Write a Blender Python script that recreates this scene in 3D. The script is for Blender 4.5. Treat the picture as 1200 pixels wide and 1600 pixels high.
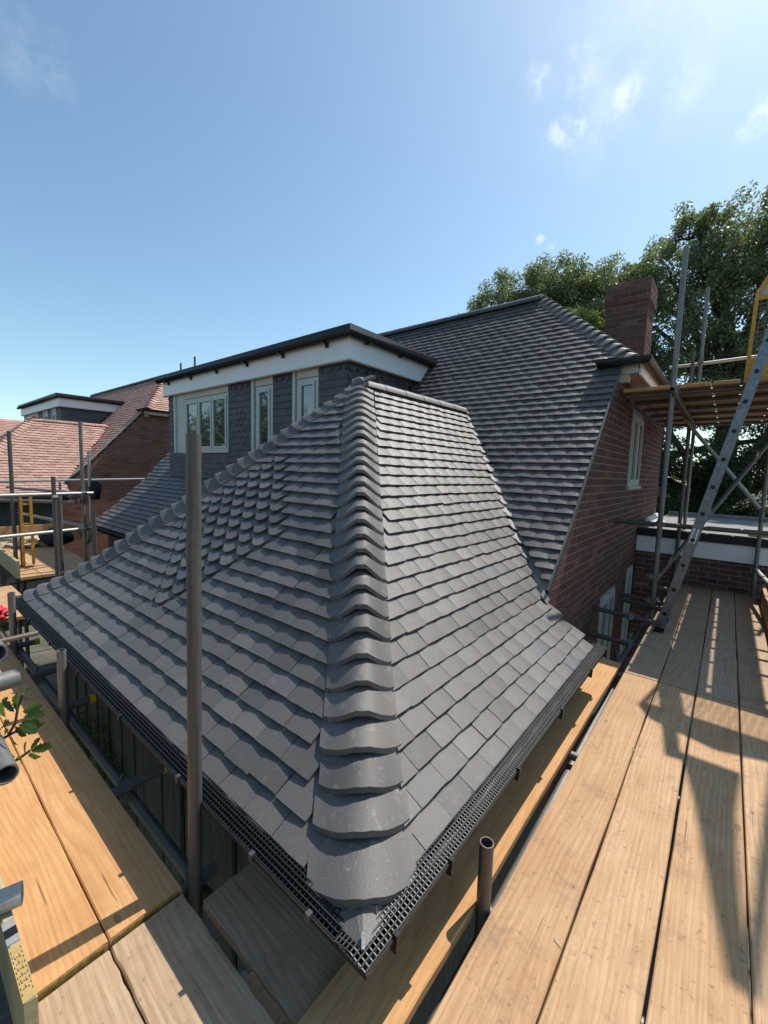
import bpy, bmesh, math, random
import numpy as np
from mathutils import Matrix, Vector

random.seed(7)
rng = np.random.default_rng(7)
SC = bpy.context.scene
COL = SC.collection
for o in list(bpy.data.objects):
    bpy.data.objects.remove(o)

# ------------------------------------------------------------------ camera
# world: +X runs along the gutter on the right, +Y along the gutter on the left, camera 1.5 m above the scaffold boards
cd = bpy.data.cameras.new('camera')
cam = bpy.data.objects.new('camera', cd); COL.objects.link(cam)
cd.sensor_fit = 'HORIZONTAL'; cd.sensor_width = 36.0; cd.lens = 36.0 * 654.0 / 1200.0
cd.clip_start = 0.02; cd.clip_end = 2000
ax = Vector((540., -47., 654.)).normalized()
ay = Vector((-800., -88., 654.)); ay = (ay - ax * ay.dot(ax)).normalized()
az = ax.cross(ay)
if az.y > 0: az = -az
cam.matrix_world = Matrix(((ax.x, -ax.y, -ax.z, 0), (ay.x, -ay.y, -ay.z, 0), (az.x, -az.y, -az.z, 0), (0, 0, 0, 1)))
SC.camera = cam

# ------------------------------------------------------------------ light and sky
SUN_EL, SUN_AZ = 56.0, -10.0            # azimuth from +X, towards -Y
SUN = Vector((math.cos(math.radians(SUN_EL)) * math.cos(math.radians(SUN_AZ)),
              math.cos(math.radians(SUN_EL)) * math.sin(math.radians(SUN_AZ)),
              math.sin(math.radians(SUN_EL))))
ld = bpy.data.lights.new('sun', 'SUN'); ld.energy = 5.0; ld.angle = math.radians(0.53); ld.color = (1.0, 0.93, 0.84)
lo = bpy.data.objects.new('sun', ld); COL.objects.link(lo)
lo.rotation_euler = (-SUN).to_track_quat('-Z', 'Y').to_euler(); lo.location = (0, 0, 30)

W = bpy.data.worlds.new('World'); SC.world = W; W.use_nodes = True
nt = W.node_tree; nt.nodes.clear()
def wn(t, **k):
    n = nt.nodes.new(t)
    for a, b in k.items(): setattr(n, a, b)
    return n
sky = wn('ShaderNodeTexSky', sky_type='NISHITA', sun_disc=False, sun_elevation=math.radians(SUN_EL),
         sun_rotation=math.radians(90.0 - SUN_AZ), altitude=60, air_density=1.0, dust_density=0.7, ozone_density=1.8)
tc = wn('ShaderNodeTexCoord')
nrm = wn('ShaderNodeVectorMath', operation='NORMALIZE'); nt.links.new(tc.outputs['Generated'], nrm.inputs[0])
noi = wn('ShaderNodeTexNoise'); noi.inputs['Scale'].default_value = 9.0; noi.inputs['Detail'].default_value = 7; noi.inputs['Roughness'].default_value = 0.62
nt.links.new(nrm.outputs[0], noi.inputs['Vector'])
wob = wn('ShaderNodeVectorMath', operation='MULTIPLY_ADD')
wob.inputs[1].default_value = (.09, .09, .09)
nt.links.new(noi.outputs['Color'], wob.inputs[0]); nt.links.new(nrm.outputs[0], wob.inputs[2])
total = None
CLOUDS = [((0.7678, 0.2609, 0.5852), 0.034, 1.0),
          ((0.7718, 0.2469, 0.5860), 0.026, 1.0),
          ((0.7636, 0.2751, 0.5842), 0.022, 0.9),
          ((0.7218, 0.2903, 0.6282), 0.034, 0.6),
          ((0.7368, 0.2362, 0.6335), 0.05, 0.38),
          ((0.7843, 0.1666, 0.5977), 0.03, 0.6),
          ((0.7964, 0.1099, 0.5947), 0.06, 0.25),
          ((0.7697, 0.2183, 0.5999), 0.11, 0.18),
          ((0.8509, 0.0115, 0.5252), 0.03, 0.95),
          ((0.8431, 0.0033, 0.5377), 0.03, 0.6),
          ((0.8333, 0.3206, 0.4503), 0.012, 0.5),
          ((0.8481, 0.3028, 0.4348), 0.012, 0.4),
          ((0.1809, 0.8079, 0.5609), 0.05, 0.13),
          ((0.7529, 0.1488, 0.6410), 0.16, 0.14)]      # direction, angular size, density
for (p, r, a) in CLOUDS:
    d = Vector(p) + Vector((.045, .045, .045))
    ds = wn('ShaderNodeVectorMath', operation='DISTANCE'); ds.inputs[1].default_value = d
    nt.links.new(wob.outputs[0], ds.inputs[0])
    mr = wn('ShaderNodeMapRange', interpolation_type='SMOOTHSTEP'); mr.inputs[1].default_value = r * 1.15; mr.inputs[2].default_value = r * .1
    mr.inputs[3].default_value = 0; mr.inputs[4].default_value = a
    nt.links.new(ds.outputs['Value'], mr.inputs[0])
    if total is None: total = mr.outputs[0]
    else:
        ad = wn('ShaderNodeMath', operation='MAXIMUM'); nt.links.new(total, ad.inputs[0]); nt.links.new(mr.outputs[0], ad.inputs[1]); total = ad.outputs[0]
brk = wn('ShaderNodeMapRange'); brk.inputs[1].default_value = .42; brk.inputs[2].default_value = .62; brk.inputs[3].default_value = .08; brk.inputs[4].default_value = 1.0
noi2 = wn('ShaderNodeTexNoise'); noi2.inputs['Scale'].default_value = 16.0; noi2.inputs['Detail'].default_value = 9; noi2.inputs['Roughness'].default_value = .7
nt.links.new(nrm.outputs[0], noi2.inputs['Vector']); nt.links.new(noi2.outputs['Fac'], brk.inputs[0])
cm = wn('ShaderNodeMath', operation='MULTIPLY'); nt.links.new(total, cm.inputs[0]); nt.links.new(brk.outputs[0], cm.inputs[1])
mx = wn('ShaderNodeMix', data_type='RGBA'); nt.links.new(cm.outputs[0], mx.inputs[0]); 
tint = wn('ShaderNodeMix', data_type='RGBA', blend_type='MULTIPLY'); tint.inputs[0].default_value = 1.0; tint.inputs[7].default_value = (1.03, 1.14, 1.05, 1)
nt.links.new(sky.outputs[0], tint.inputs[6]); nt.links.new(tint.outputs[2], mx.inputs[6])
mx.inputs[7].default_value = (7.6, 7.7, 7.7, 1)
bg = wn('ShaderNodeBackground'); bg.inputs['Strength'].default_value = 0.15
nt.links.new(mx.outputs[2], bg.inputs['Color'])
wo = wn('ShaderNodeOutputWorld'); nt.links.new(bg.outputs[0], wo.inputs['Surface'])

SC.view_settings.view_transform = 'Standard'; SC.view_settings.look = 'None'
SC.view_settings.gamma = 1.0; SC.view_settings.use_curve_mapping = False
SC.view_settings.exposure = 0.16

# ------------------------------------------------------------------ materials
def nmat(name):
    m = bpy.data.materials.new(name); m.use_nodes = True
    t = m.node_tree; t.nodes.clear()
    out = t.nodes.new('ShaderNodeOutputMaterial'); b = t.nodes.new('ShaderNodeBsdfPrincipled')
    t.links.new(b.outputs[0], out.inputs[0])
    return m, t, b
def N(t, typ, **k):
    n = t.nodes.new(typ)
    for a, b in k.items(): setattr(n, a, b)
    return n
def ramp(t, src, stops):
    r = N(t, 'ShaderNodeValToRGB'); e = r.color_ramp.elements
    e[0].position, e[0].color = stops[0][0], (*stops[0][1], 1)
    e[1].position, e[1].color = stops[1][0], (*stops[1][1], 1)
    for p, c in stops[2:]:
        x = e.new(p); x.color = (*c, 1)
    t.links.new(src, r.inputs[0]); return r.outputs[0]
def noise(t, vec, scale, detail=5, rough=.55):
    n = N(t, 'ShaderNodeTexNoise'); n.inputs['Scale'].default_value = scale; n.inputs['Detail'].default_value = detail
    n.inputs['Roughness'].default_value = rough
    if vec is not None: t.links.new(vec, n.inputs['Vector'])
    return n
def mixc(t, fac, a, b, mode='MIX'):
    m = N(t, 'ShaderNodeMix', data_type='RGBA', blend_type=mode)
    for i, v in ((0, fac), (6, a), (7, b)):
        if isinstance(v, (int, float)): m.inputs[i].default_value = v
        elif isinstance(v, tuple): m.inputs[i].default_value = (*v, 1)
        else: t.links.new(v, m.inputs[i])
    return m.outputs[2]
def bump(t, b, h, strength, dist=.01):
    u = N(t, 'ShaderNodeBump'); u.inputs['Strength'].default_value = strength; u.inputs['Distance'].default_value = dist
    t.links.new(h, u.inputs['Height']); t.links.new(u.outputs[0], b.inputs['Normal'])
def piece_random(t):
    """a number per piece: the object's own random, or the 'rnd' attribute where pieces are joined"""
    oi = N(t, 'ShaderNodeObjectInfo'); at = N(t, 'ShaderNodeAttribute', attribute_name='rnd')
    a = N(t, 'ShaderNodeMath', operation='ADD'); t.links.new(oi.outputs['Random'], a.inputs[0]); t.links.new(at.outputs['Fac'], a.inputs[1])
    f = N(t, 'ShaderNodeMath', operation='FRACT'); t.links.new(a.outputs[0], f.inputs[0]); return f.outputs[0]
def geo_pos(t):
    return N(t, 'ShaderNodeNewGeometry').outputs['Position']

def pieces_mat(name, stops, rough=.6, nscale=14, speck=(.5, .5, .5), speck_amt=.25, bmp=.25, spec=.5):
    m, t, b = nmat(name)
    r = piece_random(t); base = ramp(t, r, stops)
    p = geo_pos(t)
    n1 = noise(t, p, nscale, 6, .6); c = mixc(t, ramp(t, n1.outputs['Fac'], [(.35, (0, 0, 0)), (.7, (1, 1, 1))]), base, (.5, .5, .5), 'SOFT_LIGHT')
    n2 = noise(t, p, 90, 4, .7)
    f = ramp(t, n2.outputs['Fac'], [(.60, (0, 0, 0)), (.78, (speck_amt,) * 3)])
    c = mixc(t, f, c, speck)
    n4 = noise(t, p, 26, 7, .72); c = mixc(t, ramp(t, n4.outputs['Fac'], [(.56, (0, 0, 0)), (.70, (speck_amt * .75,) * 3)]), c, speck)
    t.links.new(c, b.inputs['Base Color']); b.inputs['Roughness'].default_value = rough
    b.inputs['Specular IOR Level'].default_value = spec
    n3 = noise(t, p, 260, 3, .6)
    bump(t, b, n3.outputs['Fac'], bmp, .004)
    return m
M = {}
M['slate'] = pieces_mat('dark_clay_tile', [(0, (.062, .059, .058)), (.3, (.108, .099, .094)), (.6, (.082, .077, .075)), (.93, (.135, .123, .115)), (1, (.065, .076, .092))], .42, 11, (.28, .27, .26), .26, .5, .42)
M['slate_blue'] = pieces_mat('blue_black_cladding_tile', [(0, (.052, .052, .066)), (1, (.082, .080, .096))], .6, 11, (.2, .2, .22), .2, .4, .4)
M['bonnet'] = pieces_mat('bonnet_tile_clay', [(0, (.085, .080, .078)), (1, (.125, .116, .110))], .48, 16, (.40, .39, .38), .45, .5, .42)
M['ridge'] = pieces_mat('ridge_tile_clay', [(0, (.13, .125, .12)), (1, (.18, .17, .165))], .6, 16, (.5, .5, .48), .5, .4, .5)
M['ridge_dark'] = pieces_mat('dark_ridge_clay', [(0, (.045, .055, .055)), (1, (.065, .072, .07))], .6, 16, (.3, .3, .3), .3, .4, .5)
M['terra'] = pieces_mat('terracotta_tile', [(0, (.40, .235, .19)), (.5, (.48, .30, .245)), (1, (.31, .18, .145))], .75, 9, (.6, .4, .35), .3, .4, .3)
M['terra_orange'] = pieces_mat('orange_tile', [(0, (.46, .17, .09)), (1, (.56, .24, .13))], .75, 9, (.6, .4, .3), .3, .4, .3)
M['brick'] = pieces_mat('red_brick', [(0, (.105, .046, .040)), (.4, (.15, .062, .048)), (.75, (.085, .038, .038)), (1, (.20, .088, .060))], .85, 30, (.35, .2, .17), .35, .6, .2)
M['brick_orange'] = pieces_mat('orange_brown_brick', [(0, (.20, .085, .055)), (.5, (.26, .11, .065)), (.85, (.15, .06, .045)), (1, (.30, .14, .08))], .85, 30, (.35, .2, .15), .35, .6, .2)
M['brick_purple'] = pieces_mat('purple_brick', [(0, (.115, .060, .052)), (.4, (.15, .075, .060)), (.8, (.08, .045, .042)), (1, (.19, .10, .08))], .85, 30, (.35, .25, .22), .35, .6, .2)

def plain(name, col, rough=.5, metal=0., ns=20., var=.15, bmp=.0, spec=.5):
    m, t, b = nmat(name)
    p = geo_pos(t); n = noise(t, p, ns, 6, .6)
    lo_ = tuple(c * (1 - var) for c in col); hi = tuple(min(1, c * (1 + var)) for c in col)
    t.links.new(ramp(t, n.outputs['Fac'], [(.3, lo_), (.7, hi)]), b.inputs['Base Color'])
    b.inputs['Roughness'].default_value = rough; b.inputs['Metallic'].default_value = metal; b.inputs['Specular IOR Level'].default_value = spec
    if bmp: bump(t, b, noise(t, p, ns * 6, 4).outputs['Fac'], bmp, .005)
    return m
M['underlay'] = plain('dark_roof_underlay', (.02, .02, .022), .9, 0, 8)
M['mortar'] = plain('mortar', (.27, .24, .22), .95, 0, 40, .2, .4)
M['mortar_brown'] = plain('bedding_mortar', (.13, .095, .09), .95, 0, 40, .25, .6)
M['black'] = plain('black_plastic', (.010, .011, .013), .45, 0, 15, .2, 0, .35)
M['guard'] = plain('grey_black_mesh_plastic', (.045, .045, .05), .45, 0, 15, .2)
M['white'] = plain('white_upvc', (.74, .74, .75), .4, 0, 3, .03)
M['cream'] = plain('grey_green_frame', (.44, .47, .45), .45, 0, 5, .06)
M['beige'] = plain('beige_board', (.50, .46, .40), .6, 0, 5, .08)
M['lead'] = plain('lead', (.33, .34, .35), .5, .3, 30, .3, .3)
M['soffit'] = plain('pinkish_soffit', (.55, .43, .36), .7, 0, 5, .08)
M['felt'] = plain('flat_roof_membrane', (.20, .205, .21), .8, 0, 4, .2)
M['ground'] = plain('ground', (.10, .095, .07), .95, 0, 1.2, .45, .5)
M['alu'] = plain('ladder_aluminium', (.20, .215, .24), .42, .75, 30, .3)
M['red'] = plain('red_fabric', (.55, .02, .04), .6, 0, 10, .2)
M['yellow'] = plain('yellow_paint', (.62, .30, .03), .5, 0, 30, .3)
M['hoop'] = plain('rusty_yellow_hoop', (.30, .20, .06), .7, .2, 60, .5)
M['yellow_cap'] = plain('yellow_plastic', (.75, .55, .02), .5, 0, 30, .1)
M['bag'] = plain('dark_cloth', (.015, .015, .02), .8, 0, 30, .4, .5)
M['trunk'] = plain('bark', (.07, .055, .04), .95, 0, 12, .4, .8)
M['concrete'] = plain('sand', (.45, .38, .27), .95, 0, 20, .3, .8)

def panelmat():
    m, t, b = nmat('weathered_green_grey_timber')
    p = geo_pos(t); mp = N(t, 'ShaderNodeMapping'); mp.inputs['Scale'].default_value = (40, 40, 1.5); t.links.new(p, mp.inputs[0])
    n = noise(t, mp.outputs[0], 2, 6)
    t.links.new(ramp(t, n.outputs['Fac'], [(.3, (.028, .030, .024)), (.7, (.085, .088, .072))]), b.inputs['Base Color']); b.inputs['Roughness'].default_value = .85
    return m
M['panel'] = panelmat()

def steel(name, c0, c1, rust, rustamt):
    m, t, b = nmat(name)
    tcn = N(t, 'ShaderNodeTexCoord'); p = tcn.outputs['Object']
    pos = geo_pos(t)
    mp = N(t, 'ShaderNodeMapping'); mp.inputs['Scale'].default_value = (60, 60, 2.5); t.links.new(p, mp.inputs[0])
    n = noise(t, mp.outputs[0], 1.0, 8, .7)
    c = ramp(t, n.outputs['Fac'], [(.3, c0), (.7, c1)])
    n2 = noise(t, pos, 35, 8, .75); f = ramp(t, n2.outputs['Fac'], [(.52, (0, 0, 0)), (.72, (rustamt,) * 3)])
    c = mixc(t, f, c, rust)
    n3 = noise(t, pos, 120, 4, .7); f3 = ramp(t, n3.outputs['Fac'], [(.66, (0, 0, 0)), (.72, (.6,) * 3)])
    c = mixc(t, f3, c, (.42, .40, .37))
    t.links.new(c, b.inputs['Base Color']); b.inputs['Metallic'].default_value = .45; b.inputs['Roughness'].default_value = .52
    bump(t, b, n2.outputs['Fac'], .25, .004)
    return m
M['steel'] = steel('galvanised_tube', (.13, .13, .125), (.26, .26, .25), (.17, .12, .08), .8)
M['steel_dark'] = steel('weathered_tube', (.075, .068, .060), (.17, .155, .14), (.12, .07, .05), .85)
M['steel_bright'] = steel('pale_tube', (.33, .33, .31), (.46, .46, .44), (.3, .26, .22), .4)
M['coupler'] = steel('rusty_coupler', (.14, .12, .11), (.26, .21, .18), (.22, .09, .05), .9)

def wood(name, ca, cb, knot, grain=1.0, stain=.25):
    m, t, b = nmat(name)
    tcn = N(t, 'ShaderNodeTexCoord'); oi = N(t, 'ShaderNodeObjectInfo')
    off = N(t, 'ShaderNodeMath', operation='MULTIPLY'); off.inputs[1].default_value = 40.; t.links.new(oi.outputs['Random'], off.inputs[0])
    cx = N(t, 'ShaderNodeCombineXYZ'); t.links.new(off.outputs[0], cx.inputs[0]); t.links.new(off.outputs[0], cx.inputs[2])
    add = N(t, 'ShaderNodeVectorMath', operation='ADD'); t.links.new(tcn.outputs['Object'], add.inputs[0]); t.links.new(cx.outputs[0], add.inputs[1])
    # knots: stretched voronoi cells that also bend the grain
    mk = N(t, 'ShaderNodeMapping'); mk.inputs['Scale'].default_value = (2.8, 6.5, 3.0); t.links.new(add.outputs[0], mk.inputs[0])
    vo = N(t, 'ShaderNodeTexVoronoi', feature='F1'); vo.inputs['Scale'].default_value = 1.0; vo.inputs['Randomness'].default_value = 1.0; t.links.new(mk.outputs[0], vo.inputs['Vector'])
    kd = vo.outputs['Distance']
    kb = N(t, 'ShaderNodeMapRange', interpolation_type='SMOOTHERSTEP'); kb.inputs[1].default_value = 0.02; kb.inputs[2].default_value = .22; kb.inputs[3].default_value = .35; kb.inputs[4].default_value = 0.; t.links.new(kd, kb.inputs[0])
    wl = N(t, 'ShaderNodeMapping'); wl.inputs['Scale'].default_value = (.45, 2.2, 2.2); t.links.new(add.outputs[0], wl.inputs[0]); wa = noise(t, wl.outputs[0], 1.3, 2, .45)
    mg = N(t, 'ShaderNodeMapping'); mg.inputs['Scale'].default_value = (.55, 7.0, 7.0); t.links.new(add.outputs[0], mg.inputs[0])
    sw = N(t, 'ShaderNodeVectorMath', operation='MULTIPLY_ADD'); sw.inputs[1].default_value = (.25, 2.2, .3); t.links.new(wa.outputs['Color'], sw.inputs[0]); t.links.new(mg.outputs[0], sw.inputs[2])
    kc = N(t, 'ShaderNodeCombineXYZ'); t.links.new(kb.outputs[0], kc.inputs[1])
    sw2 = N(t, 'ShaderNodeVectorMath', operation='ADD'); t.links.new(sw.outputs[0], sw2.inputs[0]); t.links.new(kc.outputs[0], sw2.inputs[1])
    wv = N(t, 'ShaderNodeTexWave', wave_type='BANDS', bands_direction='Y', wave_profile='SAW'); wv.inputs['Scale'].default_value = 1.9; wv.inputs['Distortion'].default_value = 1.6
    wv.inputs['Detail'].default_value = 3; wv.inputs['Detail Scale'].default_value = 1.2; t.links.new(sw2.outputs[0], wv.inputs['Vector'])
    fine = N(t, 'ShaderNodeMapping'); fine.inputs['Scale'].default_value = (3, 130, 130); t.links.new(add.outputs[0], fine.inputs[0])
    fn = noise(t, fine.outputs[0], 1, 5, .7)
    blotch = noise(t, add.outputs[0], 5.5, 7, .65)
    bt = noise(t, add.outputs[0], 1.1, 3, .5)
    bmix = ramp(t, blotch.outputs['Fac'], [(.3, ca), (.7, cb)])
    tone = ramp(t, oi.outputs['Random'], [(0, (.40, .40, .40)), (.5, (.55, .53, .51)), (1, (.49, .52, .56))])
    c = mixc(t, .8, bmix, tone, 'SOFT_LIGHT')
    dark = tuple(x * y for x, y in zip(ca, (.55, .45, .36)))
    g = ramp(t, wv.outputs['Fac'], [(.35, (0, 0, 0)), (.90, (.30 * grain,) * 3), (1.0, (.05, .05, .05))])
    c = mixc(t, g, c, dark)
    fg = ramp(t, fn.outputs['Fac'], [(.40, (.38 * grain,) * 3), (.60, (0, 0, 0))])
    c = mixc(t, fg, c, dark)
    kn = ramp(t, kd, [(.0, (.8,) * 3), (.045, (.5,) * 3), (.060, (.9,) * 3), (.085, (0, 0, 0))])
    c = mixc(t, kn, c, knot)
    st = noise(t, add.outputs[0], 7, 8, .75); sf = ramp(t, st.outputs['Fac'], [(.54, (0, 0, 0)), (.70, (stain,) * 3)])
    c = mixc(t, sf, c, (.16, .12, .085))
    s2 = noise(t, add.outputs[0], 45, 5, .7); sf2 = ramp(t, s2.outputs['Fac'], [(.60, (0, 0, 0)), (.66, (stain,) * 3)])
    c = mixc(t, sf2, c, (.14, .085, .05))
    mc_ = N(t, 'ShaderNodeMapping'); mc_.inputs['Scale'].default_value = (1.6, 42, 42); t.links.new(add.outputs[0], mc_.inputs[0])
    ck = noise(t, mc_.outputs[0], 1, 4, .6); c = mixc(t, ramp(t, ck.outputs['Fac'], [(.69, (0, 0, 0)), (.74, (.75,) * 3)]), c, (.10, .06, .035))
    t.links.new(c, b.inputs['Base Color']); b.inputs['Roughness'].default_value = .72; b.inputs['Specular IOR Level'].default_value = .3
    h = N(t, 'ShaderNodeMath', operation='ADD'); t.links.new(fn.outputs['Fac'], h.inputs[0]); t.links.new(wv.outputs['Fac'], h.inputs[1])
    bump(t, b, h.outputs[0], .25, .0025)
    return m
M['board_new'] = wood('fresh_orange_pine', (.50, .265, .110), (.60, .35, .158), (.26, .11, .04), .8, .10)
M['board_old'] = wood('worn_pine', (.46, .275, .140), (.56, .37, .21), (.20, .10, .05), .9, .6)
M['board_grey'] = wood('weathered_pine', (.42, .30, .195), (.51, .385, .26), (.18, .11, .07), 1.1, .45)
M['board_green'] = wood('greenish_pine', (.36, .33, .18), (.46, .40, .24), (.18, .14, .07), .8, .3)

def leafmat(name, c0, c1, c2):
    m = bpy.data.materials.new(name); m.use_nodes = True; t = m.node_tree; t.nodes.clear()
    out = N(t, 'ShaderNodeOutputMaterial'); b = N(t, 'ShaderNodeBsdfPrincipled'); tr = N(t, 'ShaderNodeBsdfTranslucent'); mxs = N(t, 'ShaderNodeMixShader')
    r = piece_random(t); c = ramp(t, r, [(0, c0), (.55, c1), (1, c2)])
    t.links.new(c, b.inputs['Base Color']); b.inputs['Roughness'].default_value = .45
    c2_ = mixc(t, .5, c, (.22, .30, .03)); t.links.new(c2_, tr.inputs['Color'])
    mxs.inputs[0].default_value = .45
    t.links.new(b.outputs[0], mxs.inputs[1]); t.links.new(tr.outputs[0], mxs.inputs[2]); t.links.new(mxs.outputs[0], out.inputs[0])
    return m
M['leaf_oak'] = leafmat('oak_leaf', (.15, .185, .11), (.20, .23, .135), (.26, .29, .16))  # raised to a pale grey green: flare haze over the crowns put into the colour
M['leaf_light'] = leafmat('light_green_leaf', (.07, .11, .025), (.12, .16, .035), (.17, .20, .05))
M['leaf_dark'] = leafmat('dark_leaf', (.03, .06, .022), (.05, .085, .03), (.085, .12, .045))
M['leaf_gloss'] = leafmat('glossy_leaf', (.03, .07, .018), (.045, .10, .026), (.075, .14, .04))

def glass():
    m, t, b = nmat('window_glass')
    b.inputs['Base Color'].default_value = (.02, .028, .03, 1); b.inputs['Roughness'].default_value = .03
    b.inputs['Specular IOR Level'].default_value = 1.0; b.inputs['IOR'].default_value = 1.9
    return m
M['glass'] = glass()

# ------------------------------------------------------------------ object helpers
WM = {}
def link(o, parent, mw):
    COL.objects.link(o)
    if parent is not None:
        o.parent = parent; o.matrix_parent_inverse = Matrix.Identity(4)
        o.matrix_basis = WM[parent.name].inverted() @ mw
    else:
        o.matrix_basis = mw
    WM[o.name] = mw
    return o
def tag(o, label=None, cat=None, group=None, kind=None):
    if label: o['label'] = label
    if cat: o['category'] = cat
    if group: o['group'] = group
    if kind: o['kind'] = kind
    return o
def thing(name, loc, label, cat, group=None):
    o = bpy.data.objects.new(name, None); o.empty_display_size = .1
    link(o, None, Matrix.Translation(loc)); return tag(o, label, cat, group)

class MB:
    """collects verts and faces; build() links them as one mesh object"""
    def __init__(s): s.v = []; s.f = []; s.r = []
    def add(s, vs, fs, r=None):
        n = len(s.v); s.v.extend([tuple(map(float, v)) for v in vs]); s.f.extend([tuple(i + n for i in f) for f in fs])
        s.r.extend([random.random() if r is None else r] * len(vs)); return s
    def box(s, a, b, r=None):
        x0, y0, z0 = a; x1, y1, z1 = b
        return s.add([(x0, y0, z0), (x1, y0, z0), (x1, y1, z0), (x0, y1, z0), (x0, y0, z1), (x1, y0, z1), (x1, y1, z1), (x0, y1, z1)],
                     [(0, 3, 2, 1), (4, 5, 6, 7), (0, 1, 5, 4), (1, 2, 6, 5), (2, 3, 7, 6), (3, 0, 4, 7)], r)
    def hexa(s, p, r=None):
        return s.add(p, [(0, 3, 2, 1), (4, 5, 6, 7), (0, 1, 5, 4), (1, 2, 6, 5), (2, 3, 7, 6), (3, 0, 4, 7)], r)
    def bar(s, p, q, w, h, up=(0, 0, 1), r=None):
        p = Vector(p); q = Vector(q); d = (q - p).normalized(); u = Vector(up); sd = d.cross(u)
        if sd.length < 1e-4: sd = d.cross(Vector((1, 0, 0)))
        sd.normalize(); u = sd.cross(d)
        a = sd * w / 2; b = u * h / 2
        return s.hexa([p - a - b, p + a - b, q + a - b, q - a - b, p - a + b, p + a + b, q + a + b, q - a + b], r)
    def tube(s, p, q, rad, seg=14, hollow=False, rad2=None):
        p = Vector(p); q = Vector(q); d = (q - p).normalized()
        e = d.cross(Vector((0, 0, 1)))
        if e.length < .05: e = d.cross(Vector((1, 0, 0)))
        e.normalize(); g = d.cross(e); rad2 = rad if rad2 is None else rad2
        c = [(math.cos(2 * math.pi * i / seg), math.sin(2 * math.pi * i / seg)) for i in range(seg)]
        R0 = [p + (e * a + g * b) * rad for a, b in c]; R1 = [q + (e * a + g * b) * rad2 for a, b in c]
        fs = [(i, (i + 1) % seg, seg + (i + 1) % seg, seg + i) for i in range(seg)]
        if not hollow:
            fs += [tuple(reversed(range(seg))), tuple(range(seg, 2 * seg))]
            return s.add(R0 + R1, fs)
        ri = rad - .004
        I0 = [p + (e * a + g * b) * ri for a, b in c]; I1 = [q + (e * a + g * b) * ri for a, b in c]
        n = 2 * seg
        fs += [(n + (i + 1) % seg, n + i, n + seg + i, n + seg + (i + 1) % seg) for i in range(seg)]
        fs += [(i, n + i, n + (i + 1) % seg, (i + 1) % seg) for i in range(seg)]
        fs += [(seg + (i + 1) % seg, n + seg + (i + 1) % seg, n + seg + i, seg + i) for i in range(seg)]
        return s.add(R0 + R1 + I0 + I1, fs)
    def mesh(s, name, mat, smooth=False, center=True, bevel=0):
        v = np.array(s.v, dtype=float)
        c = (v.min(0) + v.max(0)) / 2 if center else np.zeros(3)
        me = bpy.data.meshes.new(name); me.from_pydata((v - c).tolist(), [], s.f)
        a = me.attributes.new('rnd', 'FLOAT', 'POINT'); a.data.foreach_set('value', np.array(s.r, dtype=np.float32))
        me.materials.append(mat)
        if bevel:
            bm = bmesh.new(); bm.from_mesh(me); bmesh.ops.bevel(bm, geom=bm.edges[:], offset=bevel, segments=2, affect='EDGES', profile=.6); bm.to_mesh(me); bm.free()
        if smooth: me.polygons.foreach_set('use_smooth', [True] * len(me.polygons))
        me.update(); return me, Vector(c)
    def build(s, name, mat, parent=None, smooth=False, kind=None, bevel=0, label=None):
        me, c = s.mesh(name, mat, smooth, True, bevel)
        if not len(s.r) or bevel: pass
        o = bpy.data.objects.new(name, me)
        if smooth and len(me.vertices) < 4000: sharp(me)
        link(o, parent, Matrix.Translation(c))
        if kind: o['kind'] = kind
        if label: o['label'] = label
        return o
def sharp(me, ang=math.radians(40)):
    bm = bmesh.new(); bm.from_mesh(me)
    for e in bm.edges:
        if len(e.link_faces) == 2 and e.calc_face_angle(0) > ang: e.smooth = False
    bm.to_mesh(me); bm.free()
def single_random_mesh(me):
    """pieces that are objects take their random from the object: zero the attribute"""
    a = me.attributes.get('rnd')
    if a: a.data.foreach_set('value', np.zeros(len(me.vertices), dtype=np.float32))
    return me

F_PX = 654.
def project(P):
    v = Vector(P); c = Vector((ax.x * v.x + ay.x * v.y + az.x * v.z, ax.y * v.x + ay.y * v.y + az.y * v.z, ax.z * v.x + ay.z * v.y + az.z * v.z))
    if c.z <= .05: return None
    return (600 + F_PX * c.x / c.z, 800 + F_PX * c.y / c.z, c.z)
def shown_size(P, n, area):
    q = project(P)
    if q is None or not (-40 < q[0] < 1240 and -40 < q[1] < 1640): return 0
    v = Vector(P); return max(0.0, -v.normalized().dot(n)) * area / v.length_squared

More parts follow.
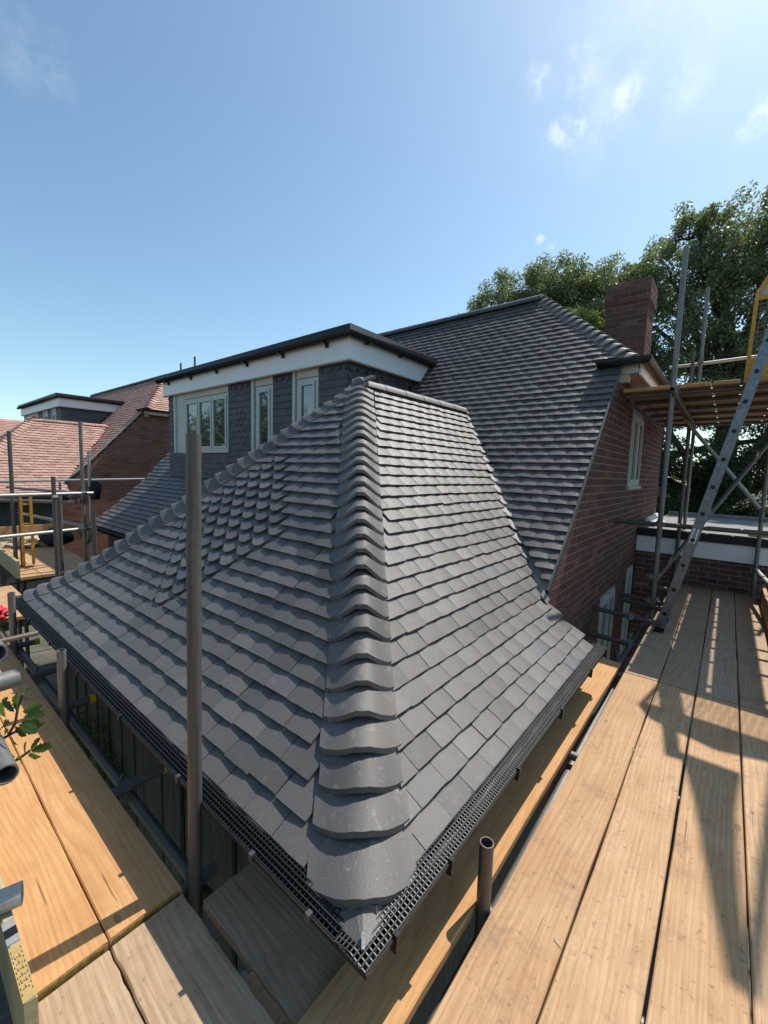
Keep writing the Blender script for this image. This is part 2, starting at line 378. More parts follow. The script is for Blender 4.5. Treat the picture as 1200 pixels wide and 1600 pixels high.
# ------------------------------------------------------------------ tiles
TW, TL = .165, .205
def tile_template(w=TW, L=TL, camber=.0034, lift=.004, tail=-.036, th=.020, nose=0, seed=0):
    """one cambered plain tile: x across, y up the slope, z outward. nose>0 gives a rounded lower edge"""
    r = random.Random(seed); nx = 5
    xs = [(-.5 + i / (nx - 1)) * (w - .0025) for i in range(nx)]
    rows = []
    for j, y in enumerate((0, .45 * L, L)):
        rr = []
        for x in xs:
            t = 2 * x / w; c = camber * (1 - t * t)
            yy = y + (nose * (1 - math.sqrt(max(0, 1 - t * t * .97))) if j == 0 else 0)
            z = lift + (tail - lift) * (y / L) + c + .002 * math.sin(math.pi * y / L)
            if j == 0: z += r.uniform(-.0006, .0006); yy += r.uniform(-.0012, .0012)
            rr.append((x, yy, z))
        rows.append(rr)
    v = [p for rr in rows for p in rr]; n = len(v)
    f = []
    for j in range(2):
        for i in range(nx - 1):
            a = j * nx + i; f.append((a, a + 1, a + nx + 1, a + nx))
    v += [(x, y + .001, z - th) for (x, y, z) in rows[0]]                      # the lower edge
    for i in range(nx - 1): f.append((n + i, n + i + 1, i + 1, i))
    m = len(v); v += [(rows[2][0][0], L, rows[2][0][2] - th), (rows[2][-1][0], L, rows[2][-1][2] - th)]
    f.append((n, 0, nx, 2 * nx, m)); f.append((n + nx - 1, m + 1, 3 * nx - 1, 2 * nx - 1, nx - 1))
    f.append((n, m, m + 1, n + nx - 1, n + 2))                                # underside
    return v, f
TILES = [tile_template(seed=i) for i in range(5)]
SCALLOP = [tile_template(camber=.004, lift=.006, tail=-.036, nose=.075, seed=20 + i) for i in range(3)]
def tmesh(name, tp, mat):
    b = MB(); b.add(tp[0], tp[1], 0.0); me, _ = b.mesh(name, mat, False, False); return me

def frame_matrix(P, U, V, jitter=0.0):
    U = Vector(U).normalized(); V = Vector(V).normalized(); Nn = U.cross(V).normalized()
    m = Matrix((U, V, Nn)).transposed().to_4x4()
    if jitter:
        m = m @ Matrix.Rotation(random.gauss(0, .006), 4, 'Z') @ Matrix.Rotation(random.gauss(0, .007), 4, 'X') @ Matrix.Rotation(random.gauss(0, .007), 4, 'Y') \
              @ Matrix.Translation((random.gauss(0, .0008), random.gauss(0, .002), random.gauss(0, .0007)))
    return Matrix.Translation(P) @ m

def clipped(v, f, mw, planes):
    """the tile in world space cut by vertical planes (point, normal kept side)"""
    bm = bmesh.new(); vs = [bm.verts.new(mw @ Vector(p)) for p in v]
    for q in f:
        try: bm.faces.new([vs[i] for i in q])
        except ValueError: pass
    for co, no in planes:
        g = bm.verts[:] + bm.edges[:] + bm.faces[:]
        bmesh.ops.bisect_plane(bm, geom=g, plane_co=co, plane_no=no, clear_inner=True)
    bm.verts.ensure_lookup_table(); bm.verts.index_update()
    vv = [tuple(x.co) for x in bm.verts]; ff = [tuple(x.index for x in q.verts) for q in bm.faces]
    bm.free(); return vv, ff

class Cover:
    """gathers tile placements, then makes the ones that show largest objects of their own and joins the rest"""
    def __init__(s): s.items = []
    def put(s, mw, planes, slope, nrm, kind='roof_tile', tp=None):
        c = mw @ Vector((0, .06, .03)); near = []
        for co, no in planes:
            d = (c - Vector(co)).dot(Vector(no).normalized())
            if d < -.02: return
            if d < .26: near.append((co, no))
        s.items.append((shown_size(c, nrm, TW * .1), mw, near, slope, kind, tp))
    def finish(s, parents, limit, mat, names=('roof_tile', 'roof_tiles'), tps=TILES):
        its = sorted(s.items, key=lambda t: -t[0])
        meshes = [tmesh(names[0], tp, mat) for tp in tps]
        rest = {}
        for n, (sz, mw, near, slope, kind, tp) in enumerate(its):
            i = random.randrange(len(tps))
            if n < limit and sz > 0:
                if near:
                    vv, ff = clipped(*tps[i], Matrix.Identity(4), [((mw.inverted() @ Vector(co)), (mw.inverted().to_3x3() @ Vector(no))) for co, no in near])
                    if not ff: continue
                    b = MB(); b.add(vv, ff, 0.0); me, _ = b.mesh(names[0], mat, False, False)
                else: me = meshes[i]
                o = bpy.data.objects.new(names[0], me); link(o, parents[slope], mw)
            else:
                b = rest.setdefault(slope, MB())
                if near:
                    vv, ff = clipped(*tps[i], mw, near)
                    if ff: b.add(vv, ff)
                else: b.add([mw @ Vector(p) for p in tps[i][0]], tps[i][1])
        for slope, b in rest.items():
            b.build(names[1], mat, parents[slope], kind='stuff')

# ------------------------------------------------------------------ bricks
def brick_box():
    b = MB(); b.box((0, 0, 0), (.215, .010, .065), 0.0); return b
def brick_wall(parent, org, U, Nn, length, z0, z1, inside, limit, mat, mortar, depth=.2, holes=(), bond=0, singles='brick', rest='bricks'):
    """org: point at the wall's foot; U along the wall, Nn outward. inside(u, z) tells whether a brick's centre stands"""
    org = Vector(org); U = Vector(U); Nn = Vector(Nn)
    items = []; course = 0; z = z0
    while z < z1:
        u = -.1125 * (course % 2) - .0
        while u < length:
            spans = [(max(0, u), min(length, u + .215))]; zc = z + .0325
            for h in holes:
                if h[2] - .03 < zc < h[3] + .03:
                    ns = []
                    for (a, b_) in spans:
                        if b_ <= h[0] or a >= h[1]: ns.append((a, b_))
                        else: ns += [(a, h[0] - .004), (h[1] + .004, b_)]
                    spans = ns
            for (a, b_) in spans:
                if b_ - a < .03: continue
                if not inside(a, zc) and not inside(b_, zc): continue
                if not (inside(a, zc) and inside(b_, zc)):
                    for _ in range(12):
                        if not inside(a, zc): a += (b_ - a) * .12
                        if not inside(b_, zc): b_ -= (b_ - a) * .12
                    if b_ - a < .03: continue
                P = org + U * a + Vector((0, 0, z - org.z))
                items.append((shown_size(P, Nn, (b_ - a) * .065), P, b_ - a))
            u += .225
        z += .075; course += 1
    items.sort(key=lambda t: -t[0])
    bb = MB(); bb.box((0, -.006, 0), (.215, .004, .065), 0.0); me, _ = bb.mesh(singles, mat, False, False)
    rot = Matrix((U, -Nn, Vector((0, 0, 1)))).transposed().to_4x4() if U.cross(-Nn).z > 0 else None
    stuff = MB()
    for n, (sz, P, w) in enumerate(items):
        out = random.uniform(-.0015, .0015)
        if rot is None: mloc = Matrix((U, Nn, Vector((0, 0, 1)))).transposed().to_4x4() @ Matrix.Scale(-1, 4, (0, 1, 0))
        else: mloc = rot
        mw = Matrix.Translation(P + Nn * (out - .002)) @ mloc @ Matrix.Scale(w / .215, 4, (1, 0, 0))
        if n < limit and sz > 0:
            o = bpy.data.objects.new(singles, me); link(o, parent, mw)
        else:
            stuff.add([mw @ Vector(v) for v in bb.v], bb.f)
    if stuff.v: stuff.build(rest, mat, parent, kind='stuff')

# ------------------------------------------------------------------ the house (all numbers in metres, camera height = 0)
XE, YE, ZE = .754, .64, -1.20           # tile edge at the hip corner nearest the camera
YR, ZR, XA = 2.66, .823, 2.845          # small ridge
YL = 4.74                               # far end of the left eaves
XV = 3.235; YG = 1.03                   # right end of the small roof; gable wall plane
PM = math.tan(math.radians(48)); ZV = -.92
XRIDGE, ZRIDGE = 6.46, ZV + PM * (6.46 - XV)
NC = 30
_pd = np.array([0, .20, .42, .8, 2.091]); _pz = np.array([-1.20, -1.068, -.905, -.535, ZR])
_s = np.r_[0, np.cumsum(np.hypot(np.diff(_pd), np.diff(_pz)))]
DK = np.interp(np.linspace(0, _s[-1], NC + 1), _s, _pd); ZK = np.interp(np.linspace(0, _s[-1], NC + 1), _s, _pz)
KR = (YR - YE) / 2.091; KL = (YL - YR) / 2.091
def small_pt(side, along, k):
    i = min(int(k), NC - 1); t = k - i
    d = DK[i] + (DK[i + 1] - DK[i]) * t; z = ZK[i] + (ZK[i + 1] - ZK[i]) * t
    if side == 'left': return Vector((XE + d, along, z))
    if side == 'right': return Vector((along, YE + d * KR, z))
    return Vector((along, YL - d * KL, z))
# main slope profile, faces -X
_mx = np.array([2.72, 3.15, 3.7, XRIDGE]); _mz = np.array([-1.225, -.915, ZV + PM * (3.7 - XV), ZRIDGE])
_ms = np.r_[0, np.cumsum(np.hypot(np.diff(_mx), np.diff(_mz)))]
NM = int(_ms[-1] / .0985)
MX = np.interp(np.linspace(0, _ms[-1], NM + 1), _ms, _mx); MZ = np.interp(np.linspace(0, _ms[-1], NM + 1), _ms, _mz)
HIPC = Vector((5.20, .84, ZV + PM * (5.20 - XV))); RID0 = Vector((XRIDGE, 2.37, ZRIDGE))   # half-hip corner, ridge end
YVL = 9.85                              # left verge of the main slope
def vplane(a, b, keep, shift=0.0):
    """vertical plane through a and b, normal towards the point keep"""
    d = Vector((b[0] - a[0], b[1] - a[1], 0)); n = Vector((-d.y, d.x, 0)).normalized()
    if (Vector((keep[0], keep[1], 0)) - Vector((a[0], a[1], 0))).dot(n) < 0: n = -n
    return (Vector((a[0], a[1], 0)) + n * shift, n)
XVT = XV + (ZR - ZV) / PM               # ridge meets main slope
HIP_R = ((XE, YE), (XA, YR)); HIP_L = ((XE, YL), (XA, YR)); VAL_R = ((XV, YG), (XVT, YR)); VAL_L = ((XV - .1, YL - .39), (XVT, YR))

def house(off, dt, detail, roof_mat, bonnet_mat, ridge_mat, ridge_dark, brick_mat, clad_mat, label, limit):
    """off moves the whole house; detail=False joins every repeated piece"""
    T = Matrix.Translation(off)
    def tw(p): return T @ Vector(p)
    H = thing('brick_house', tw((5, 5, -4.2)), label, 'house')
    # sheets under the tiles, parts of the house
    names = {}
    def sheet(name, pts, faces, thick=.03):
        b = MB(); p = [tw(q) for q in pts]; n = len(p); b.add(p + [q - Vector((0, 0, thick)) for q in p], list(faces) + [tuple(n + i for i in reversed(fc)) for fc in faces])
        return b.build(name, M['underlay'], H)
    def strip(side, a0, a1):
        pts = []
        for k in range(NC + 1): pts += [small_pt(side, a0(k), k) - Vector((0, 0, .066)), small_pt(side, a1(k), k) - Vector((0, 0, .066))]
        return pts, [(2 * k, 2 * k + 1, 2 * k + 3, 2 * k + 2) for k in range(NC)]
    hx = lambda k: XE + DK[int(k)]
    p, f = strip('left', lambda k: YE + DK[k] * KR, lambda k: YL - DK[k] * KL); f = [tuple(reversed(q)) for q in f]
    S_left = sheet('hip_end_slope', p, f)
    zx = lambda z: XV + (z - ZV) / PM
    p, f = strip('right', lambda k: XE + DK[k], lambda k: max(XV, zx(ZK[k]) + .05)); S_right = sheet('side_slope', p, f)
    p, f = strip('back', lambda k: XE + DK[k], lambda k: max(XV, zx(ZK[k]) + .05)); f = [tuple(reversed(q)) for q in f]; S_back = sheet('rear_side_slope', p, f)
    pts = []
    for k in range(NM + 1):
        x, z = MX[k], MZ[k] - .070
        y0 = YG - .03 if x < HIPC.x else HIPC.y + (x - HIPC.x) / (RID0.x - HIPC.x) * (RID0.y - HIPC.y)
        pts += [(x, y0, z), (x, YVL if x < HIPC.x else YVL, z)]
    S_main = sheet('main_slope', pts, [(2 * k + 1, 2 * k, 2 * k + 2, 2 * k + 3) for k in range(NM)])
    half_in = (HIPC.x + 5.2, HIPC.y, HIPC.z)
    S_half = sheet('half_hip_slope', [Vector(q) - Vector((0, 0, .06)) for q in (HIPC, half_in, (RID0.x + 1.2, RID0.y, RID0.z), RID0)], [(0, 1, 2, 3)])
    par = {'left': S_left, 'right': S_right, 'back': S_back, 'main': S_main, 'half': S_half}
    # ---- tiles
    cov = Cover()
    YC = 2.87
    def offp(pl): return [(Vector((c.x, c.y, 0)) + Vector((off[0], off[1], 0)), n) for c, n in pl]
    pl_left = offp([vplane(*HIP_R, (1, 3), .135), vplane(*HIP_L, (1, 3), .135)])
    pl_right = offp([vplane(*HIP_R, (3, .7), .135), vplane(*VAL_R, (2, .7))]) + [(tw((XV, 0, 0)) if False else tw((XVT + .02, 0, 0)), Vector((-1, 0, 0)))]
    pl_back = offp([vplane(*HIP_L, (3, 4.6), .135), vplane(*VAL_L, (2, 4.6))])
    def vdir(side, k):
        a = small_pt(side, 0 if side != 'left' else 0, k); b = small_pt(side, 0, min(k + 2, NC)); return (b - a).normalized()
    scal = []
    for k in range(NC):
        V = vdir('left', k); U = Vector((0, -1, 0)); nrm = U.cross(V)
        nsc = 8 - abs(12 - k) if 5 <= k <= 19 else 0
        sh = 0 if k % 2 else .5
        for i in range(-14, 15):
            y = YC + TW * (i + sh)
            if detail and nsc and abs(y - YC) < nsc * TW / 2:
                scal.append((frame_matrix(tw(small_pt('left', y, k)), U, V, 1), k)); continue
            cov.put(frame_matrix(tw(small_pt('left', y, k)), U, V, 1), pl_left, 'left', nrm)
        V = vdir('right', k); U = Vector((1, 0, 0)); nrm = U.cross(V)
        xend = XV if small_pt('right', 0, k).y < YG + .02 else 99
        for i in range(30):
            x = .80 + TW * (i + (k % 2) * .5)
            pls = pl_right[:1] + ([(tw((XV, 0, 0)), Vector((-1, 0, 0)))] if xend < 50 else pl_right[1:])
            if x - TW / 2 > xend: continue
            pls = pls + [(tw((0, YR - .01, 0)), Vector((0, -1, 0)))]
            cov.put(frame_matrix(tw(small_pt('right', x, k)), U, V, 1), pls, 'right', nrm)
        V = vdir('back', k); U = Vector((-1, 0, 0)); nrm = U.cross(V)
        if k > 2 or not detail:
            for i in range(26):
                x = .80 + TW * (i + (k % 2) * .5)
                if x > XVT: continue
                cov.put(frame_matrix(tw(small_pt('back', x, k)), U, V, 0), pl_back + [(tw((0, YR + .01, 0)), Vector((0, 1, 0)))], 'back', nrm)
    pl_m1 = offp([vplane(*VAL_R, (4.5, 1.2))]); pl_m2 = offp([vplane(*VAL_L, (4.5, 6))])
    pl_hip = offp([vplane(HIPC, RID0, (5, 5), .10)])
    for k in range(NM):
        a = Vector((MX[k], 0, MZ[k])); b = Vector((MX[min(k + 2, NM)], 0, MZ[min(k + 2, NM)])); V = (b - a).normalized(); U = Vector((0, -1, 0)); nrm = U.cross(V)
        if k >= NM - 1: V = Vector((math.cos(math.radians(48)), 0, math.sin(math.radians(48))))
        n = int((YVL - YG) / TW) + 1
        for i in range(n + 1):
            y = YG - .03 + TW * (i + .5 * ((k + 1) % 2))
            if y - TW / 2 > YVL: continue
            x = MX[k]; pls = []
            if x < XVT + .05:
                if y < YR: pls = pl_m1
                elif y < YL: pls = pl_m2
                if x < XV - .1 and y < YL: continue
            if detail and 3.98 < x < 5.5 and 4.0 < y < 8.5: continue      # under the dormer
            pls = list(pls)
            if k > NM - 4: pls += [(tw((XRIDGE - .01, 0, 0)), Vector((-1, 0, 0)))]
            if x > HIPC.x - .1: pls += pl_hip
            if i == 0 or y - TW / 2 < YG - .03: pls = pls + [(tw((0, YG - .03, 0)), Vector((0, 1, 0)))] if x < HIPC.x else pls
            cov.put(frame_matrix(tw((x, y, MZ[k])), U, V, 1), pls, 'main', nrm)
    # half hip, faces -Y
    dv = Vector((0, RID0.y - HIPC.y, RID0.z - HIPC.z)); L = dv.length; V = dv.normalized(); nh = int(L / .1)
    for k in range(nh):
        P0 = HIPC + dv * (k / nh)
        for i in range(22):
            x = HIPC.x + TW * (i + .5 * (k % 2))
            cov.put(frame_matrix(tw((x, P0.y, P0.z)), (1, 0, 0), V, 1), offp([vplane(HIPC, RID0, (8, 1), .10)]), 'half', Vector((1, 0, 0)).cross(V))
    cov.finish(par, limit, roof_mat)
    # ---- scalloped tiles (the diamond)
    if scal:
        sm = [tmesh('scalloped_tile', tp, M['slate']) for tp in SCALLOP]
        for mw, k in scal:
            link(bpy.data.objects.new('scalloped_tile', random.choice(sm)), S_left, mw)
        fill = MB()
        for mw, k in scal:      # the plain tails seen between the rounded noses
            m2 = mw @ Matrix.Translation((0, .0, -.058)); fill.add([m2 @ Vector(p) for p in [(-.082, .04, .016), (.082, .04, .016), (.082, .2, .012), (-.082, .2, .012)]], [(0, 1, 2, 3)])
        fill.build('tile_tails', M['slate'], S_left, kind='stuff')
    # ---- bonnets
    def bonnet(C, wa, wb, up, h, first, b, ln=.20):
        """C corner point, wa/wb wing vectors along the two eaves lines, up the hip direction"""
        ns = 13; rows = []
        Vup = Vector(up).normalized()
        for j, (s, lift) in enumerate(((0, .014), (ln * .5, -.004), (ln, -.026))):
            rr = []
            for i in range(ns):
                t = -1 + 2 * i / (ns - 1); a = abs(t)
                w = wa if t < 0 else wb
                r_ = .62
                if a > r_: base = C + w * a
                else:
                    u_ = (t / r_ + 1) / 2; base = C + wa * (r_ * (1 - u_) ** 2) + wb * (r_ * u_ ** 2)      # corner rounded in plan
                bb_ = min(1, max(0, (.92 - a) / .76)); bell = .78 * bb_ + .22 * bb_ * bb_ * (3 - 2 * bb_)
                hh = h * bell * (1 - .30 * j / 2)
                rr.append(base + Vup * s + Vector((0, 0, lift + hh)) + Vup * (.012 * bell * (j == 0)))
            rows.append(rr)
        th = .024 if not first else .028
        v = [tw(p) for rr in rows for p in rr]; n = len(v); f = []
        for j in range(2):
            for i in range(ns - 1):
                q = j * ns + i; f.append((q, q + 1, q + ns + 1, q + ns))
        v += [tw(p - Vector((0, 0, th)) + Vup * .002) for p in rows[0]] + [tw(p - Vector((0, 0, th))) for p in rows[2]]
        for i in range(ns - 1):
            f.append((n + i, n + i + 1, i + 1, i)); f.append((n + i, n + ns + i, n + ns + i + 1, n + i + 1))
        f.append((0, ns, 2 * ns, n + ns, n)); f.append((ns - 1, n + ns - 1, n + 2 * ns - 1, 3 * ns - 1, 2 * ns - 1))
        b.add(v, f, 0.0 if detail else None)
        return rows
    def bonnets(cs, parent, smooth=True):
        joined = MB()
        for (C, wa, wb, up, h, first, ln) in cs:
            if detail:
                b = MB(); bonnet(C, wa, wb, up, h, first, b, ln)
                me, c = b.mesh('bonnet_tile', bonnet_mat, False)
                for pg in me.polygons: pg.use_smooth = True
                sharp(me, math.radians(34))
                link(bpy.data.objects.new('bonnet_tile', me), parent, Matrix.Translation(c))
            else: bonnet(C, wa, wb, up, h, first, joined, ln)
        if not detail: joined.build('bonnet_tiles', bonnet_mat, parent, kind='stuff')
    cr, cl = [], []
    for k in range(NC):
        d, z = DK[k], ZK[k]; k2 = min(k + 2, NC); dd, dz = DK[k2] - d, ZK[k2] - z
        w = float(np.interp(k, [0, 2, 12, 29], [.235, .212, .20, .18])) * random.uniform(.98, 1.02) * random.uniform(.97, 1.03)
        h = float(np.interp(k, [0, 2, 4, 6, 10, 16, 22, 26, 29], [.048, .048, .060, .076, .088, .080, .055, .030, .022])) * random.uniform(.96, 1.04) + random.uniform(-.004, .004)
        C = Vector((XE + d, YE + d * KR, z)); up = Vector((dd, dd * KR, dz)); w_ = min(w, max(.1, (2.1 - d) * 1.0))
        if k == 0: C = C + Vector((-.022, -.022, -.012))
        cr.append((C, Vector((0, w_, 0)), Vector((w, 0, 0)), up, h, k == 0, .205))
        C = Vector((XE + d, YL - d * KL, z)); up = Vector((dd, -dd * KL, dz))
        cl.append((C, Vector((w, 0, 0)), Vector((0, -w_, 0)), up, h, k == 0, .205))
    bonnets(cr, S_right); bonnets(cl, S_left)
    nb = 17; ch = []
    hv = RID0 - HIPC
    for k in range(nb):
        C = HIPC + hv * (k / nb)
        ch.append((C, Vector((0, .18, 0)), Vector((.18, 0, 0)), hv.normalized() * .2, .045, False, .22))
    bonnets(ch, S_half)
    # mortar and corner slates under the lowest bonnets
    for (cx, cy, sy, kk) in ((XE, YE, 1, KR), (XE, YL, -1, KL)):
        b = MB(); C = Vector((cx, cy, ZE))
        v = []; ns = 9
        for i in range(ns):
            t = -1 + 2 * i / (ns - 1); a = abs(t); w = Vector((0, sy * .2, 0)) if t < 0 else Vector((.2, 0, 0))
            bell = .5 + .5 * math.cos(math.pi * min(1, a / .84))
            base = C + (w * a * .9 if a > .5 else w * (a * a * .9 + .225)) + Vector((.0, sy * .0, 0))
            v += [tw(base + Vector((0, 0, -.008 + .040 * bell))), tw(base + Vector((-.02, -sy * .02, -.03)))]
        f = [(2 * i, 2 * i + 1, 2 * i + 3, 2 * i + 2) for i in range(ns - 1)]
        b.add(v, f + [tuple(reversed(q)) for q in f]); b.build('bedding_mortar', M['mortar_brown'], H)
        b = MB()
        tip = C + Vector((-.045, -sy * .035, .012)); a1 = C + Vector((-.030, sy * .16, -.012)); b1 = C + Vector((.16, -sy * .022, -.012))
        ai = C + Vector((.12, sy * .2, .045)); bi = C + Vector((.2, sy * .12, .045)); ci = C + Vector((.12, sy * .12, .045))
        b.add([tw(q) for q in (tip, a1, ai, ci)], [(0, 3, 2, 1)]); b.add([tw(q) for q in (tip, b1, bi, ci)], [(0, 1, 2, 3)])
        b.add([tw(q) for q in (tip, a1)] + [tw(q - Vector((0, 0, .012))) for q in (tip, a1)], [(0, 1, 3, 2)]); b.add([tw(q) for q in (tip, b1)] + [tw(q - Vector((0, 0, .012))) for q in (tip, b1)], [(0, 2, 3, 1)])
        b.build('eaves_corner_slate', M['slate'], H)
    b = MB(); q0 = Vector((XE - .045, YE - .035, ZE + .014)); b.bar(tw(q0), tw(q0 + Vector((.02, .02, .014))), .008, .004); b.build('lead_clip', M['lead'], H)
    # ---- ridge tiles
    def ridge(p, q, rad, mat, step, parent, nm='ridge_tile'):
        p = Vector(p); q = Vector(q); n = max(1, int(round((q - p).length / step))); d = (q - p) / n; dn = d.normalized(); sd = dn.cross(Vector((0, 0, 1)))
        jb = MB()
        for i in range(n):
            a = p + d * i + dn * .004; c = p + d * (i + 1) - dn * .004; b = MB() if detail else jb; v = []; ns = 8
            for (pt, rr) in ((a, rad), (c, rad * .97)):
                for j in range(ns + 1):
                    th = math.pi * (.02 + .96 * j / ns); v.append(tw(pt + sd * math.cos(th) * rr * 1.15 + Vector((0, 0, math.sin(th) * rr))))
            c0 = tw(a); c1 = tw(c); v += [c0, c1]; m = ns + 1
            f = [(j, j + 1, m + j + 1, m + j) for j in range(ns)] + [(j + 1, j, 2 * m) for j in range(ns)] + [(m + j, m + j + 1, 2 * m + 1) for j in range(ns)]
            b.add(v, f, 0.0 if detail else None)
            if detail: b.build(nm, mat, parent, smooth=True)
        if not detail: jb.build(nm + 's', mat, parent, kind='stuff')
    ridge((XA - .03, YR, ZR - .070), (XVT - .08, YR, ZR - .070), .078, ridge_mat, .30, S_right)
    ridge((XRIDGE, RID0.y - .02, ZRIDGE - .09), (XRIDGE, YVL, ZRIDGE - .09), .11, ridge_dark, .33, S_main)
    # ---- walls
    ZG = -4.2 - off[2] * .0
    def body(name, a, b_, mat):
        b = MB(); b.box(tw(a), tw(b_)); return b.build(name, mat, H)
    zs = lambda x: ZV + PM * (x - XV) - .06 if x > 3.4 else np.interp(x, _mx, _mz) - .06
    wall = MB(); XW0, XW1 = 2.95, 9.35
    poly = [(XW0, -4.2), (XW1, -4.2), (XW1, 1.16), (5.20, 1.16), (3.6, zs(3.6)), (XW0, zs(XW0))]
    v = [tw((x, YG, z)) for x, z in poly] + [tw((x, YG + .28, z)) for x, z in poly]; n = 6
    wall.add(v, [tuple(range(n)), tuple(reversed(range(n, 2 * n)))] + [(i, i + n, (i + 1) % n + n, (i + 1) % n) for i in range(n)])
    gw = wall.build('gable_wall', M['mortar'], H)
    inside = lambda u, z: (z - off[2]) < 1.14 and (z - off[2]) < (zs(u + XW0) - .03 if u + XW0 < 5.25 else 9) 
    wins = [(6.20, 7.05, -.10, .83), (5.20, 5.98, -2.7, -1.39), (6.75, 7.2, -2.6, -1.28)]
    holes = [(a - XW0, b2 - XW0, c + off[2], d2 + off[2]) for a, b2, c, d2 in wins]
    brick_wall(gw, tw((XW0, YG, -4.2)), (1, 0, 0), (0, -1, 0), XW1 - XW0, -4.2 + off[2] + (0 if detail else .6), 1.2 + off[2], inside, 290 if detail else 0, brick_mat, M['mortar'], holes=holes if detail else holes[:1])
    for (a, b2, c, d2) in (wins if detail else wins[:1]):
        window(H, tw((a, YG, c)), Vector((1, 0, 0)), Vector((0, -1, 0)), b2 - a, d2 - c, 2 if b2 - a > .7 else 1)
        b = MB(); b.box(tw((a - .04, YG - .045, c - .035)), tw((b2 + .04, YG + .01, c - .001))); b.build('window_sill', M['cream'], H)
    # verge: undercloak strip with mortar along the raking edge
    b = MB()
    for k in range(NM):
        if MX[k] > HIPC.x - .02: break
        if MX[k] < 3.14: continue
        b.bar(tw((MX[k], YG - .036, MZ[k] + .0)), tw((MX[k + 1], YG - .036, MZ[k + 1] + .0)), .014, .03, up=(-1, 0, 1))
    b.build('verge_strip', M['ridge_dark'] if detail else M['beige'], H)
    # walls under the small roof
    b = MB(); b.box(tw((1.02, .90, -4.2)), tw((3.08, 1.0, -1.26))); b.box(tw((1.02, 1.0, -4.2)), tw((1.1, 4.48, -1.26))); b.box(tw((1.02, 4.40, -4.2)), tw((3.1, 4.48, -1.26))); b.box(tw((2.96, 1.0, -4.2)), tw((3.08, YG + .1, -1.26)))
    b.build('lower_wall', M['panel'], H)
    b = MB(); b.box(tw((3.02, 4.4, -4.2)), tw((3.2, YVL, -1.3))); b.box(tw((3.1, YVL - .25, -4.2)), tw((9.3, YVL - .05, -1.3)))
    vv = [tw((3.2, YVL - .06, -1.3)), tw((9.3, YVL - .06, -1.3)), tw((9.3, YVL - .06, zs(5.0))), tw((6.46, YVL - .06, ZRIDGE - .1)), ]
    b.add(vv, [(0, 1, 2, 3), (3, 2, 1, 0)]); b.build('rear_wall', brick_mat, H)
    b = MB(); b.box(tw((.80, .70, -1.285)), tw((3.2, .96, -1.262))); b.box(tw((.80, .96, -1.285)), tw((1.06, 4.70, -1.262))); b.build('soffit', M['black'], H)
    b = MB(); b.box(tw((.786, .672, -1.40)), tw((3.2, .696, -1.235))); b.box(tw((.786, .6965, -1.40)), tw((.808, 4.70, -1.235))); b.build('fascia', M['black'], H)
    # box eaves of the half hip
    b = MB(); b.box(tw((5.20, .84, 1.13)), tw((10.2, 1.02, 1.15))); b.build('soffit', M['soffit'], H)
    b = MB(); b.box(tw((5.22, .815, 1.10)), tw((10.2, .838, 1.26))); b.build('fascia', M['white'] if detail else M['beige'], H)
    b = MB(); b.box(tw((5.19, .845, 1.12)), tw((5.21, 1.03, 1.24))); b.box(tw((5.215, .93, 1.04)), tw((5.3, 1.025, 1.12))); b.build('eaves_end_board', M['beige'], H)
    gutter(H, [tw((5.12, 1.22, 1.245)), tw((5.12, .765, 1.245)), tw((10.2, .765, 1.245))], .055, M['black'])
    b = MB(); b.box(tw((5.06, .72, 1.235)), tw((5.18, 1.24, 1.262))); b.build('gutter_lid', M['black'], H)
    # dormer
    dormer(H, tw, detail, clad_mat)
    # far roof plane, faces +X, so the ridge is not a knife edge
    b = MB(); v = [(XRIDGE, RID0.y, ZRIDGE - .02), (XRIDGE, YVL, ZRIDGE - .02), (XRIDGE + 3, YVL, ZRIDGE - 3.0), (XRIDGE + 3.6, RID0.y - 1.5, ZRIDGE - 3.0), (XRIDGE + 1.3, RID0.y, ZRIDGE - 1.3)]
    b.add([tw(q) for q in v], [(0, 1, 2, 3, 4), (4, 3, 2, 1, 0)]); b.build('rear_slope', roof_mat, H)
    return H

def window(parent, P, U, Nn, w, h, panes, mat=None, fr=.05, mull=None, rec=.05):
    """casement window: frame, one sash per light, pane as sub-part. P lower left corner on the wall face"""
    mat = mat or M['cream']; U = Vector(U); Nn = Vector(Nn); Z = Vector((0, 0, 1)); P = Vector(P)
    def bx(b, u0, u1, z0, z1, n0, n1):
        q = [P + U * u + Z * z + Nn * n for (u, z, n) in ((u0, z0, n0), (u1, z0, n0), (u1, z0, n1), (u0, z0, n1), (u0, z1, n0), (u1, z1, n0), (u1, z1, n1), (u0, z1, n1))]
        b.hexa(q)
    b = MB()
    bx(b, 0, w, 0, fr, -.03, .014); bx(b, 0, w, h - fr, h, -.03, .014); bx(b, 0, fr, fr, h - fr, -.03, .014); bx(b, w - fr, w, fr, h - fr, -.03, .014)
    lw = (w - 2 * fr) / panes
    for i in range(1, panes): bx(b, fr + lw * i - .018, fr + lw * i + .018, fr, h - fr, -.03, .012)
    fo = b.build('window_frame', mat, parent)
    for i in range(panes):
        a, c = fr + lw * i + .014, fr + lw * (i + 1) - .014; b = MB(); s = .042
        bx(b, a, c, fr, fr + s, -.01, .026); bx(b, a, c, h - fr - s, h - fr, -.01, .026); bx(b, a, a + s, fr + s, h - fr - s, -.01, .026); bx(b, c - s, c, fr + s, h - fr - s, -.01, .026)
        b.build('sash', mat, fo if False else parent if parent.type == 'EMPTY' else fo)
        b = MB(); bx(b, a + s - .005, c - s + .005, fr + s - .005, h - fr - s + .005, -.006, .002); b.build('pane', M['glass'], fo)
    return fo

